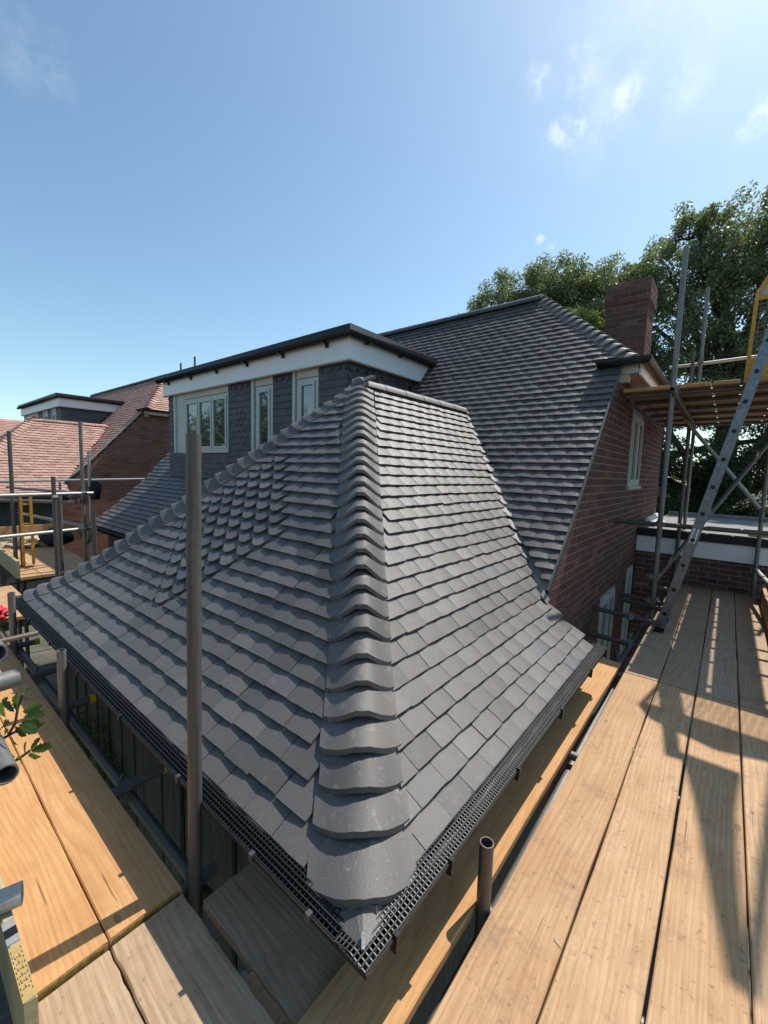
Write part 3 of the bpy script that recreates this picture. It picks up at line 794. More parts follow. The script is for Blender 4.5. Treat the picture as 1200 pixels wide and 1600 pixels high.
def gutter(parent, pts, rad, mat, name='gutter', ends=True):
    """half-round gutter following pts; pts are the centres at rim height"""
    b = MB(); ns = 8; prof = [(math.cos(math.pi + math.pi * i / ns), math.sin(math.pi + math.pi * i / ns)) for i in range(ns + 1)]
    ring = []
    pts = [Vector(p) for p in pts]
    for i, p in enumerate(pts):
        if i == 0: d = (pts[1] - p).normalized(); sd = d.cross(Vector((0, 0, 1)))
        elif i == len(pts) - 1: d = (p - pts[i - 1]).normalized(); sd = d.cross(Vector((0, 0, 1)))
        else:
            d1 = (p - pts[i - 1]).normalized(); d2 = (pts[i + 1] - p).normalized(); s1 = d1.cross(Vector((0, 0, 1))); s2 = d2.cross(Vector((0, 0, 1))); sd = (s1 + s2) / (1 + s1.dot(s2))
        ring.append([p + sd * (c * rad) + Vector((0, 0, s * rad)) for c, s in prof] + [p + sd * (c * (rad - .004)) + Vector((0, 0, s * (rad - .004))) for c, s in reversed(prof)])
    m = 2 * (ns + 1); v = [q for r in ring for q in r]; f = []
    for i in range(len(pts) - 1):
        for j in range(m): f.append((i * m + j, i * m + (j + 1) % m, (i + 1) * m + (j + 1) % m, (i + 1) * m + j))
    f.append(tuple(range(m))); f.append(tuple(reversed(range((len(pts) - 1) * m, len(pts) * m))))
    if ends:
        f.append(tuple(range(ns + 1))); f.append(tuple(reversed(range((len(pts) - 1) * m, (len(pts) - 1) * m + ns + 1))))
    b.add(v, f); return b.build(name, mat, parent, smooth=True)

def cladding(parent, P, U, Nn, w, z0, z1, gauge, tw_, mat, detail, zig=False, scall=True, holes=()):
    """vertical tile hanging: P at height 0 of the panel's left edge"""
    U = Vector(U); Nn = Vector(Nn); Z = Vector((0, 0, 1)); P = Vector(P)
    b = MB()
    q = [P + U * u + Z * z + Nn * n for (u, z, n) in ((0, z0, -.05), (w, z0, -.05), (w, z0, .0), (0, z0, .0), (0, z1, -.05), (w, z1, -.05), (w, z1, 0), (0, z1, 0))]
    b.hexa(q); back = b.build('cladding_panel', M['underlay'], parent)
    if not w > .03: return back
    jb = MB(); k = 0; z = z0
    nrow = int(round((z1 - z0) / gauge)); g = (z1 - z0) / nrow
    for k in range(nrow):
        z = z0 + k * g; top = scall and k == nrow - 1
        x = -tw_ * .5 * (k % 2)
        while x < w - .01:
            a, c = max(0, x) + .001, min(w, x + tw_) - .001
            if c - a > .02:
                L = g + .02 if k < nrow - 1 else g
                n0 = .026 + random.uniform(-.002, .002); t = .011; r = random.random()
                nose = []
                if top or (zig and abs(k - nrow * .45) < 4 and abs((a + c) / 2 - w / 2) < (4 - abs(k - nrow * .45)) * tw_ * .42):
                    m = (a + c) / 2; hw = (c - a) / 2
                    if top: nose = [(m - hw * math.cos(math.pi * i / 6), .055 * (1 - math.sin(math.pi * i / 6))) for i in range(7)]
                    else: nose = [(a, .035), (m, 0), (c, .035)]
                else: nose = [(a, 0), (c, 0)]
                front = [P + U * u + Z * (z + dz) + Nn * n0 for u, dz in nose]; back_ = [p - Nn * t for p in front]
                tops = [P + U * c + Z * (z + L) + Nn * .012, P + U * a + Z * (z + L) + Nn * .012]
                nn = len(front); v = front + tops + back_; f = [tuple(range(nn + 2))] + [(i, nn + 2 + i, nn + 3 + i, i + 1) for i in range(nn - 1)]
                f += [(nn + 1, nn + 2, 0), (nn - 1, 2 * nn + 1, nn)]
                tb = MB() if detail else jb; tb.add(v, f, 0.0 if detail else None)
                if detail: tb.build('cladding_tile', mat, back)
            x += tw_
    if not detail and jb.v: jb.build('cladding_tiles', mat, back, kind='stuff')
    return back

def dormer(H, tw, detail, clad):
    XD = 3.86; Y0, Y1 = 3.80, 8.82; zt, zf = 1.36, 1.62
    zm = lambda x: ZV + PM * (x - XV)
    b = MB(); b.box(tw((XD + .06, Y0 + .06, -.3)), tw((XD + .12, Y1 - .03, zt + .2))); v = [tw((XD + .06, Y0 + .06, -.3)), tw((5.5, Y0 + .06, zt)), tw((XD + .06, Y0 + .06, zt))]
    b.build('dormer_wall', M['underlay'], H)
    # cladding on the front (U runs -Y so that the panel faces -X)
    U = (0, -1, 0); Nn = (-1, 0, 0)
    segs = [(8.82, 8.58, False), (6.57, 5.90, True), (5.34, 4.88, False), (4.33, Y0, False)]
    for (ya, yb, zg) in segs:
        cladding(H, tw((XD, ya, 0)), U, Nn, ya - yb, zm(XD) + .0, zt, .102, .165, clad, detail, zig=zg)
    cladding(H, tw((XD, 8.58, 0)), U, Nn, 8.58 - 6.57, zm(XD), .245, .102, .165, clad, detail, scall=False)
    for (ya, yb) in ((5.90, 5.34), (4.88, 4.33)):
        cladding(H, tw((XD, ya, 0)), U, Nn, ya - yb, zm(XD), .245, .102, .165, clad, detail, scall=False)
    # cheek, faces -Y, a triangle above the main slope
    b = MB(); jb = MB(); back = None
    pts = [(XD, zm(XD)), (XD + (zt - zm(XD)) / PM, zt), (XD, zt)]
    vv = [tw((x, Y0 + .02, z)) for x, z in pts] + [tw((x, Y0 + .06, z)) for x, z in pts]
    b.add(vv, [(0, 1, 2), (5, 4, 3), (0, 3, 4, 1), (1, 4, 5, 2), (2, 5, 3, 0)]); back = b.build('cheek_panel', M['underlay'], H)
    nrow = 15; g = (zt - zm(XD)) / nrow
    for k in range(nrow):
        z = zm(XD) + k * g; xm = XD + (z - zm(XD)) / PM; x = XD - .02 - .0825 * (k % 2)
        while x < xm + .05:
            a, c = max(XD - .026, x) + .001, min(xm + .02, x + .165) - .001
            if c - a > .03:
                top = k == nrow - 1; m = (a + c) / 2; hw = (c - a) / 2
                nose = [(m - hw * math.cos(math.pi * i / 6), .055 * (1 - math.sin(math.pi * i / 6))) for i in range(7)] if top else [(a, 0), (c, 0)]
                front = [tw((u, Y0 - .012, z + dz)) for u, dz in nose]; bk = [p + Vector((0, .011, 0)) for p in front]
                tops = [tw((c, Y0 + .004, z + g + (.018 if not top else 0))), tw((a, Y0 + .004, z + g + (.018 if not top else 0)))]; nn = len(front)
                tb = MB() if detail else jb
                tb.add(front + tops + bk, [tuple(range(nn + 2))] + [(i, nn + 2 + i, nn + 3 + i, i + 1) for i in range(nn - 1)], 0.0 if detail else None)
                if detail and z > .3: tb.build('cladding_tile', clad, back)
            x += .165
    if jb.v: jb.build('cladding_tiles', clad, back, kind='stuff')
    # windows, side trims and head boards
    for (ya, yb, n) in ((8.16, 6.59, 3), (5.80, 5.36, 1), (4.80, 4.35, 1)):
        window(H, tw((XD, ya, .26)), U, Nn, ya - yb, 1.235 - .26, n)
        b = MB(); b.box(tw((XD - .02, yb, 1.245)), tw((XD + .04, ya, zt))); b.build('head_board', M['beige'], H)
        b = MB(); b.box(tw((XD - .05, yb - .02, .235)), tw((XD + .03, ya + .03, .262))); b.build('window_sill', M['cream'], H)
    for (ya, yb) in ((8.575, 8.50), (5.895, 5.83), (4.875, 4.82), (6.60, 6.575)):
        b = MB(); b.box(tw((XD - .034, yb, .24)), tw((XD + .03, ya, zt))); b.build('side_trim', M['cream'], H)
    b = MB(); b.box(tw((XD - .01, 8.17, .24)), tw((XD + .03, 8.50, zt))); b.build('side_board', M['cream'], H)
    # white fascia, soffit, roof with dark edge, gutter with brackets
    XF, YF = 3.77, 3.71; xe = XV + (zf - ZV) / PM
    b = MB(); b.box(tw((XF, YF, zt)), tw((XF + .02, 8.90, zf))); b.build('fascia', M['white'], H)
    b = MB()
    pts = [(XF + .021, zt), (XV + (zt - ZV) / PM + .02, zt), (xe, zf), (XF + .021, zf)]
    vv = [tw((x, YF, z)) for x, z in pts] + [tw((x, YF + .02, z)) for x, z in pts]
    b.add(vv, [(0, 1, 2, 3), (7, 6, 5, 4), (0, 4, 5, 1), (1, 5, 6, 2), (2, 6, 7, 3), (3, 7, 4, 0)]); b.build('fascia', M['white'], H)
    b = MB(); b.box(tw((XF + .022, YF + .022, zt + .004)), tw((5.2, 8.88, zt + .02))); b.build('soffit', M['white'], H)
    b = MB(); b.box(tw((XF - .012, YF - .012, zt - .016)), tw((XF + .05, 8.90, zt - .001))); b.box(tw((XF + .051, YF - .012, zt - .016)), tw((5.24, YF + .05, zt - .001))); b.build('lower_trim', M['beige'], H)
    xb = XV + (1.75 - ZV) / PM
    b = MB(); v = [(XF - .09, YF - .09, 1.655), (xb - .02, YF - .09, 1.655), (xb, YF - .09, 1.745), (XF - .07, YF - .07, 1.745), (XF - .09, 8.97, 1.655), (xb - .02, 8.97, 1.655), (xb, 8.97, 1.745), (XF - .07, 8.97, 1.745)]
    b.hexa([tw(v[i]) for i in (0, 1, 5, 4, 3, 2, 6, 7)]); b.build('dormer_roof', M['black'], H)
    b = MB(); b.box(tw((XF + .0, YF + .0, zf + .001)), tw((xe + .03, 8.9, 1.654))); b.build('eaves_board', M['black'], H)
    gutter(H, [tw((XF - .065, 8.98, 1.655)), tw((XF - .065, YF - .065, 1.655)), tw((xe + .02, YF - .065, 1.655))], .055, M['black'])
    for y in ((8.6, 7.7, 6.8, 5.9, 5.0, 4.1) if detail else ()):
        b = MB(); b.box(tw((XF - .11, y - .02, 1.585)), tw((XF - .002, y + .02, 1.60))); b.box(tw((XF - .035, y - .018, 1.545)), tw((XF - .002, y + .018, 1.584))); b.build('gutter_bracket', M['black'], H)
    for x in ((4.05, 4.75) if detail else ()):
        b = MB(); b.box(tw((x - .02, YF - .11, 1.585)), tw((x + .02, YF - .002, 1.60))); b.build('gutter_bracket', M['black'], H)

HOUSE = house((0, 0, 0), 1, True, M['slate'], M['bonnet'], M['ridge'], M['ridge_dark'], M['brick'], M['slate_blue'],
              'brick house with new dark grey hipped tiled roof, white edged dormer and scalloped tile diamond', 295)
NEIGH = house((0, 12.57, .36), 1, False, M['terra'], M['terra'], M['terra'], M['ridge_dark'], M['brick_orange'], M['slate_blue'],
              'red brick house next door with pink terracotta roof and flat topped dormer', 0)
# the house after the next shares all its meshes with the neighbour
def copy_tree(o, parent, delta):
    c = o.copy(); COL.objects.link(c); c.parent = parent
    if parent is None: c.location = c.location + Vector(delta)
    for ch in o.children: copy_tree(ch, c, delta)
    return c
THIRD = copy_tree(NEIGH, None, (-4.4, 9.6, -1.3)); THIRD['label'] = 'farthest house, its orange roof edge showing at the left border of the picture'

# gutter along both eaves of the small roof, its mesh guard and clips
gx, gy, gz = .742, .628, -1.205
gutter(HOUSE, [(gx, YL + .05, gz), (gx, gy, gz), (XV + .02, gy, gz)], .058, M['black'])
def guard(p, q, side, nstr, pitch, name):
    b = MB(); p = Vector(p); q = Vector(q); d = (q - p).normalized(); sd = Vector(side); L = (q - p).length; w = .104
    for i in range(nstr):
        t = i / (nstr - 1); o = sd * (w * (t - .5)) + Vector((0, 0, .012 * (1 - (2 * t - 1) ** 2)))
        b.bar(p + o, q + o, .003, .004)
    n = int(L / pitch)
    for j in range(n + 1):
        c = p + d * (L * j / n)
        a_ = c + sd * (-w / 2); m_ = c + Vector((0, 0, .012)); e_ = c + sd * (w / 2)
        b.bar(a_, m_, .0028, .003); b.bar(m_, e_, .0028, .003)
    return b.build(name, M['guard'], HOUSE)
guard((gx - .056, gy, gz + .002), (XV, gy, gz + .006), (0, -1, 0), 9, .0145, 'gutter_guard')
guard((gx, gy + .058, gz + .000), (gx, YL, gz + .004), (-1, 0, 0), 9, .016, 'gutter_guard').data.materials[0] = M['black']  # left guard black: the shade it lies in is put into its colour
for x in (.80, 1.08, 1.62, 2.2, 2.8, 3.2):
    b = MB(); b.box((x - .008, gy - .066, gz - .012), (x + .008, gy - .050, gz + .010)); b.box((x - .007, gy - .064, gz - .045), (x + .007, gy - .045, gz - .0125)); b.build('gutter_clip', M['black'], HOUSE)
for y in (.78, 1.05, 1.55, 2.15, 2.8, 3.4, 4.0, 4.5):
    b = MB(); b.box((gx - .066, y - .008, gz - .016), (gx - .050, y + .008, gz + .010)); b.build('gutter_clip', M['guard'] if y < 2 else M['black'], HOUSE)
# gutter at the foot of the main slope, left of the small roof
gutter(HOUSE, [(2.69, YVL + .05, -1.26), (2.69, YL + .1, -1.26)], .056, M['black'])
# valley tiles and the lead piece at the valley's foot
vb = []
n = 17
for i in range(n):
    t = (i + .3) / n; x = XV + (XVT - XV) * t; y = YG + (YR - YG) * t; z = ZV + (ZR - ZV) * t
    d = Vector((XVT - XV, YR - YG, ZR - ZV)).normalized(); u = Vector((d.y, -d.x, 0)).normalized()
    b = MB(); c = Vector((x, y, z + .0)); v = []
    for (s, w, lift) in ((-.0, .055, .012), (.02, .075, .010), (.13, .10, -.004)):
        for tt in (-1, -.5, 0, .5, 1):
            v.append(c + d * (s - .02 * (1 - tt * tt) * (s < .01)) + u * w * tt + Vector((0, 0, lift + .022 * tt * tt)))
    f = [(r * 5 + j, r * 5 + j + 1, r * 5 + j + 6, r * 5 + j + 5) for r in range(2) for j in range(4)]
    v2 = [q - Vector((0, 0, .012)) for q in v[:5]]; nn = len(v); f += [(nn + j, nn + j + 1, j + 1, j) for j in range(4)]
    b.add(v + v2, f, 0.0); b.build('valley_tile', M['ridge'], [o for o in HOUSE.children if o.name.startswith('main_slope')][0])
b = MB(); b.hexa([(3.14, .975, -.955), (3.20, .975, -.93), (3.22, 1.03, -.875), (3.16, 1.03, -.90), (3.14, .975, -.95), (3.20, .975, -.925), (3.22, 1.03, -.865), (3.16, 1.03, -.89)]); b.build('lead_saddle', M['ridge'], HOUSE)

# chimney
cx0, cx1, cy0, cy1, cz1 = 7.2, 7.75, 1.12, 1.67, 2.88
CH = thing('brick_chimney', (7.5, 1.4, 1.0), 'purple brick chimney stack with corbelled top behind the dark roof', 'chimney')
b = MB(); b.box((cx0 + .004, cy0 + .004, 0.9), (cx1, cy1 - .004, cz1 - .3)); b.box((cx0 - .02, cy0 - .02, cz1 - .299), (cx1 + .02, cy1 + .02, cz1 - .004)); core = b.build('stack', M['mortar'], CH)
brick_wall(core, (cx0, cy1, 0.9), (0, -1, 0), (-1, 0, 0), cy1 - cy0, 0.9, cz1 - .31, lambda u, z: True, 300, M['brick_purple'], M['mortar'])
brick_wall(core, (cx0, cy0, 0.9), (1, 0, 0), (0, -1, 0), cx1 - cx0, 0.9, cz1 - .31, lambda u, z: True, 60, M['brick_purple'], M['mortar'])
brick_wall(core, (cx0 - .024, cy1 + .024, cz1 - .3), (0, -1, 0), (-1, 0, 0), cy1 - cy0 + .048, cz1 - .3, cz1 - .05, lambda u, z: True, 60, M['brick_purple'], M['mortar'])
brick_wall(core, (cx0 - .024, cy0 - .024, cz1 - .3), (1, 0, 0), (0, -1, 0), cx1 - cx0 + .048, cz1 - .3, cz1 - .05, lambda u, z: True, 60, M['brick_purple'], M['mortar'])

# ------------------------------------------------------------------ flat-roofed extension at the end of the right deck
EX = thing('flat_roofed_extension', (9, -1, -4.2), 'flat roofed brick extension with white fascia and black edge trim at the deck end', 'extension')
b = MB(); b.box((7.42, -4.5, -4.2), (12.5, 1.02, -.86)); core = b.build('wall', M['mortar'], EX)
brick_wall(core, (7.42, 1.02, -4.2), (0, -1, 0), (-1, 0, 0), 2.2, -2.4, -1.08, lambda u, z: True, 280, M['brick'], M['mortar'])
b = MB(); b.box((7.36, -4.5, -1.08), (7.395, 1.02, -.845)); b.build('fascia', M['white'], EX)
b = MB(); b.box((7.33, -4.5, -.844), (7.46, 1.02, -.735)); b.build('edge_trim', M['black'], EX)
b = MB(); b.box((7.461, -4.5, -.859), (12.5, 1.02, -.765)); b.build('roof_membrane', M['felt'], EX)
b = MB(); b.box((11.2, -4.5, -.764), (11.5, 1.0, -.70)); b.build('kerb_upstand', M['felt'], EX)
b = MB(); b.hexa([(8.0, .86, -.764), (9.3, .86, -.764), (9.3, 1.015, -.764), (8.0, 1.015, -.764), (8.0, .99, -.62), (9.3, .99, -.62), (9.3, 1.015, -.62), (8.0, 1.015, -.62)]); b.build('lead_flashing', M['white'], EX)
b = MB(); b.box((7.9, -.5, -.763), (8.6, -.28, -.725)); tag(b.build('timber_offcut', M['board_old']), 'short pale timber offcut lying on the flat roof', 'plank')

# ------------------------------------------------------------------ scaffold boards: each is a thing
def rounded_board(L, w, th, seedv):
    r = random.Random(seedv); b = MB(); n = 14; v = []; f = []
    for i in range(n + 1):
        x = -L / 2 + L * i / n; wob = r.uniform(-.0022, .0022); z = .0015 * math.sin(3 * i / n + seedv)
        h = w / 2; c = .004
        prof = [(-h, -th + c), (-h, -c), (-h + c, 0), (-h * .4, r.uniform(-.0008, .0008)), (h * .4, r.uniform(-.0008, .0008)), (h - c, 0), (h, -c), (h, -th + c), (h - c, -th), (-h + c, -th)]
        for (y, zz) in prof: v.append((x, y + (wob if abs(y) > h * .9 else 0), zz + z))
    m = 10
    for i in range(n):
        for j in range(m): f.append((i * m + j, (i + 1) * m + j, (i + 1) * m + (j + 1) % m, i * m + (j + 1) % m))
    f.append(tuple(range(m))); f.append(tuple(reversed(range(n * m, n * m + m))))
    b.add(v, f, 0.0); return b
def board(x0, y0, x1, y1, w, top, mat, label, group='scaffold boards of the decks', name='scaffold_board', edge=False, band=True, hang=0, th=.038):
    """board with centre line (x0,y0)-(x1,y1); edge=True stands it on its long side"""
    L = math.hypot(x1 - x0, y1 - y0)
    b = rounded_board(L, w, th, random.randrange(999))
    me, _ = b.mesh('board', M[mat], False, False)
    o = bpy.data.objects.new(name, me)
    ang = math.atan2(y1 - y0, x1 - x0)
    mw = Matrix.Translation(((x0 + x1) / 2, (y0 + y1) / 2, top)) @ Matrix.Rotation(ang, 4, 'Z')
    if edge: mw = mw @ Matrix.Rotation(math.pi / 2, 4, 'X') @ Matrix.Translation((0, -w / 2, th / 2))
    else: mw = mw @ Matrix.Rotation(random.gauss(0, .002), 4, 'X')
    link(o, None, mw); tag(o, label, 'board', group)
    if band and not edge:
        for e in (-1, 1):
            bb = MB(); xx = e * (L / 2); 
            bb.box((xx - .001 * (e < 0) - .0005, -w / 2 + .01, -th + .006), (xx + .001 * (e > 0) + .0005, w / 2 - .01, -.007))
            me2, c = bb.mesh('hoop_iron', M['hoop'], False)
            h = bpy.data.objects.new('hoop_iron', me2); link(h, o, mw @ Matrix.Translation(c))
    return o
D = -1.5
RB = [(.287, .510), (.063, .280), (-.173, .053), (-.405, -.182), (-.64, -.415)]
NB = ['next to the gutter gap', 'second from the gutter gap', 'third from the gutter gap', 'fourth from the gutter gap', 'outermost, by the right border']
for i, (a, c) in enumerate(RB):
    y = (a + c) / 2
    board(-.9, y, 3.632, y, c - a, D + (0, -.002, .001, 0, 0)[i], ['board_old', 'board_old', 'board_old', 'board_old', 'board_old'][i], 'long sunlit pine deck board with worn grain, ' + NB[i], 'near scaffold boards of the right deck')
    board(3.645, y, 7.33, y, c - a, D + (.001, 0, 0, -.001, 0)[i], ['board_grey', 'board_grey', 'board_grey', 'board_grey', 'board_old'][i], 'shaded pine deck board running up to the brick extension, ' + NB[i], 'far scaffold boards of the right deck')
board(.46, .6735, 3.80, .6735, .223, D, 'board_new', 'pine board half in shade under the right gutter, bright strip along its edge')
board(.62, .905, 3.3, .905, .22, D - .05, 'board_old', 'inner pine board lying wholly in the shade of the right gutter', band=False)
board(.772, 1.315, .772, .80, .225, D - .035, 'board_grey', 'short dark shaded board under the gutter corner')
LB = [(.160, .384), (.389, .613)]
board(.272, 1.38, .272, 5.15, .224, D + .012, 'board_new', 'fresh orange board of the left deck, outer one beside the toe board')
board(.501, 1.38, .501, 5.15, .224, D + .012, 'board_new', 'fresh orange board of the left deck, half shaded beside the left gutter gap')
board(.501, .56 + .24, .501, 1.368, .224, D - .006, 'board_grey', 'weathered board end at the bottom of the picture, half in shade by the upright tube')
board(.272, .56 + .24, .272, 1.368, .224, D - .008, 'board_grey', 'weathered grainy board end at the bottom left, fully in the sun')
board(.043, .80, .043, 1.34, .22, D - .01, 'board_old', 'board corner at the very bottom left of the picture')
for i in range(6):
    y = 5.29 + i * .232
    board(-1.2, y, .98, y, .225, D, 'board_old', 'sunlit board across the far left deck, number %s out from the red bag' % ['one', 'two', 'three', 'four', 'five', 'six'][i], 'boards across the far end of the left deck', band=False)
# far deck beyond the hip, in front of the neighbour
for i in range(4):
    x = 1.25 + i * .23
    board(x, 7.0, x, 10.6, .225, D - .02, 'board_old', 'pale board of the far deck between the two houses, ' + ['outer', 'second outer', 'second inner', 'inner'][i] + ' one', 'boards of the far deck', band=False)
board(1.10, 6.9, 1.10, 10.4, .225, D + .225, 'board_green', 'greenish toe board on edge along the far deck', edge=True, name='toe_board')
board(1.1, 10.62, 2.3, 10.62, .225, D + .225, 'board_old', 'toe board on edge closing the far deck towards the neighbour', edge=True, name='toe_board')
board(-.9, 6.72, .9, 6.72, .225, D + .2, 'board_old', 'brown toe board on edge behind the red bag', edge=True, name='toe_board')
# toe board at the left border with its printed label and metal band
tb = board(.166, 1.17, .166, 3.4, .22, D + .232, 'board_green', 'toe board on edge at the left border with yellow printed label', edge=True, name='toe_board', th=.026)
tz = D + .232
b = MB(); b.box((0.1533, 1.172, tz), (0.1787, 1.345, tz + .0015)); o = b.build('printed_label', plain('label_yellow', (.42, .29, .11), .6, 0, 30, .15), tb)
b = MB()
for i in range(9):
    y = 1.190 + i * .0165
    b.box((0.1554, y, tz + .0016), (0.1568, y + .008, tz + .0022)); b.box((0.1752, y + .004, tz + .0016), (0.1766, y + .011, tz + .0022))
for i in range(6):
    y = 1.205 + i * .019
    for j in range(3):
        b.box((.1595 + j * .0048, y + .002 * (j % 2), tz + .0016), (.1625 + j * .0048, y + .003 + .002 * (j % 2), tz + .0022))
        if (i + j) % 2: b.box((.1595 + j * .0048, y, tz + .0016), (.1604 + j * .0048, y + .012, tz + .0022))
b.build('printed_marks', plain('brown_ink', (.10, .05, .02), .7, 0, 30, .1), tb)
b = MB(); b.box((0.1530, 1.352, tz - .05), (0.1790, 1.435, tz + .003)); b.build('metal_band', M['steel_bright'], tb)
b = MB(); b.box((0.1527, 1.375, tz + .0031), (0.1793, 1.405, tz + .0036)); b.build('dark_tape', M['black'], tb)
# toe board at the right of the far right deck
board(3.2, -.428, 7.2, -.448, .22, D + .2, 'board_old', 'toe board on edge along the outer side of the right deck', edge=True, name='toe_board')

# ------------------------------------------------------------------ scaffold: one framework per side, tubes and couplers are parts
TR = .0242
def tube(parent, p, q, mat='steel', hollow=True, name='scaffold_tube', rad=TR):
    p = Vector(p); q = Vector(q); L = (q - p).length; b = MB(); b.tube((0, 0, -L / 2), (0, 0, L / 2), rad, 18, hollow)
    me, _ = b.mesh(name, M[mat], True, False); single_random_mesh(me); sharp(me)
    o = bpy.data.objects.new(name, me)
    mw = Matrix.Translation((p + q) / 2) @ (q - p).to_track_quat('Z', 'Y').to_matrix().to_4x4()
    return link(o, parent, mw)
def coupler(parent, p, d1, d2, mat='coupler'):
    """a double coupler: two short collars, their flanges and a nut"""
    p = Vector(p); d1 = Vector(d1).normalized(); d2 = Vector(d2).normalized(); n = d1.cross(d2)
    n = n.normalized() if n.length > .1 else Vector((0, 0, 1))
    b = MB(); a = p + n * TR; c = p - n * TR
    b.tube(a - d1 * .026, a + d1 * .026, TR + .006, 12, False); b.tube(c - d2 * .026, c + d2 * .026, TR + .006, 12, False)
    s1 = d1.cross(n) * (TR + .012); s2 = d2.cross(n) * (TR + .012)
    b.bar(a + s1 - d1 * .022, a + s1 + d1 * .022, .018, .03, up=n); b.bar(c + s2 - d2 * .022, c + s2 + d2 * .022, .018, .03, up=n)
    b.tube(a + s1, a + s1 * 1.0 + n * .045, .007, 6); b.tube(a + s1 + n * .022, a + s1 + n * .038, .013, 6); b.tube(c + s2, c + s2 - n * .045, .007, 6)
    return b.build('coupler', M[mat], parent)
X, Y, Z = (1, 0, 0), (0, 1, 0), (0, 0, 1)
SL = thing('tube_scaffold', (.65, 2.5, -4.2), 'tube scaffold under the left deck, its tall weathered upright standing before the tiles', 'scaffold', 'tube scaffolds round the houses')
tube(SL, (.646, 1.40, -4.2), (.682, 1.386, .105), 'steel_dark', name='upright')
tube(SL, (.652, 2.99, -4.2), (.652, 2.99, -1.12), 'steel', name='upright')
tube(SL, (.655, 4.42, -4.2), (.655, 4.42, -1.07), 'steel', name='upright')
tube(SL, (.722, .2, -1.645), (.722, 6.2, -1.645), 'steel', name='ledger')
tube(SL, (.10, 1.5, -1.70), (.10, 6.0, -1.70), 'steel', name='ledger')
for y, xe in ((1.45, .78), (2.17, .90), (3.20, .86), (3.86, .84), (4.6, .84)):
    tube(SL, (-.1, y, -1.588), (xe, y, -1.588), 'steel', name='transom'); coupler(SL, (.70, y, -1.61), Y, X, 'steel')
    if y > 1.5:
        b = MB(); b.tube((xe - .02, y, -1.588), (xe + .012, y, -1.588), .029, 14); b.build('end_cap', M['yellow_cap'], SL)
coupler(SL, (.66, 1.42, -1.62), Z, Y); coupler(SL, (.66, 4.44, -1.62), Z, X)
tube(SL, (.70, .1, -1.60), (.70, 1.25, -1.60), 'steel', name='transom'); tube(SL, (.3, 1.06, -1.60), (.95, 1.02, -1.60), 'steel_bright', name='transom')
# outer guard rails of the left deck, cut off by the left border
tube(SL, (.168, 1.375, -.482), (.085, 4.9, -.47), 'steel', name='guard_rail')
tube(SL, (-.8, 1.40, -.595), (.222, 1.46, -.592), 'steel', name='guard_rail')
tube(SL, (.160, 1.262, -.742), (.09, 4.9, -.72), 'steel', name='guard_rail')
tube(SL, (-.3, 1.97, -.655), (.20, 1.97, -.648), 'steel', name='guard_rail'); tube(SL, (.20, 1.966, -.648), (.36, 1.962, -.645), 'coupler', name='brace_bar', rad=.009)
coupler(SL, (.225, 1.968, -.652), X, Y); 
tube(SL, (.095, 1.42, -4.2), (.095, 1.42, .9), 'steel', name='upright')
b = MB(); b.tube((.10, 1.50, tz + .028), (.205, 1.47, tz + .030), .030, 14, True); b.build('toe_clip', M['steel_bright'], SL)

SF = thing('tube_scaffold', (1.5, 7.5, -4.2), 'tube scaffold with rails and ladder gate on the far left between the houses', 'scaffold', 'tube scaffolds round the houses')
p131 = (2.0, 7.55)
tube(SF, (p131[0], p131[1], -4.2), (p131[0], p131[1], .607), 'steel', name='upright')
tube(SF, (-1.6, 6.75, -.462), (2.12, 7.52, -.468), 'steel_bright', name='guard_rail')
tube(SF, (-1.6, 6.45, -.985), (2.08, 7.50, -1.0), 'steel_bright', name='guard_rail')
tube(SF, (1.60, 10.6, -.52), (2.0, 7.4, -.47), 'steel', name='guard_rail')
tube(SF, (1.75, 10.6, -1.02), (2.0, 7.45, -.97), 'steel', name='guard_rail')
tube(SF, (1.9, 7.5, -.60), (-1.5, 10.5, -.55), 'steel', name='guard_rail')
for (x, y, t) in ((1.22, 7.75, .395), (1.30, 7.78, -.46), (1.45, 6.65, -.195), (1.60, 7.1, -.48), (1.75, 6.2, -.62)):
    tube(SF, (x, y, -4.2), (x, y, t), 'steel_dark', name='upright')
for z, x1 in ((-1.78, 1.5), (-1.95, 1.7), (-1.62, 1.45)):
    tube(SF, (1.05, 7.2, z), (x1 + .5, 7.3, z + .01), 'steel', name='transom')
for (x, y, z) in ((2.0, 7.5, -.47), (2.02, 7.5, -.99), (1.45, 6.62, -.46), (1.97, 7.56, -.58)):
    coupler(SF, (x, y, z), X, Z)
tube(SF, (2.6, 11.4, -.45), (2.6, 11.4, -3.9), 'steel', name='upright'); tube(SF, (2.55, 9.2, -4.2), (2.55, 9.2, .22), 'steel_bright', name='upright')
tube(SF, (1.4, 10.8, -.42), (4.2, 10.2, -.33), 'steel_bright', name='guard_rail')
coupler(SF, (2.56, 9.23, -.36), Z, X)
b = MB()
for i in range(6): b.bar((1.305, 7.72 + .0, -.62 - i * .14), (1.40, 7.72, -.62 - i * .14), .03, .02)
b.bar((1.30, 7.72, -.5), (1.30, 7.72, -1.5), .04, .03); b.bar((1.41, 7.72, -.5), (1.41, 7.72, -1.5), .04, .03)
tag(b.build('ladder_gate', M['yellow']), 'narrow yellow ladder gate strapped upright to the far left scaffold', 'gate')
b = MB()
for i in range(16):
    a = i / 15 * 2 * math.pi; b.box((2.42 + .1 * math.cos(a) - .05, 9.0 - .06, -.62 + .13 * math.sin(a) - .05), (2.42 + .1 * math.cos(a) + .05, 9.0 + .06, -.62 + .13 * math.sin(a) + .06))
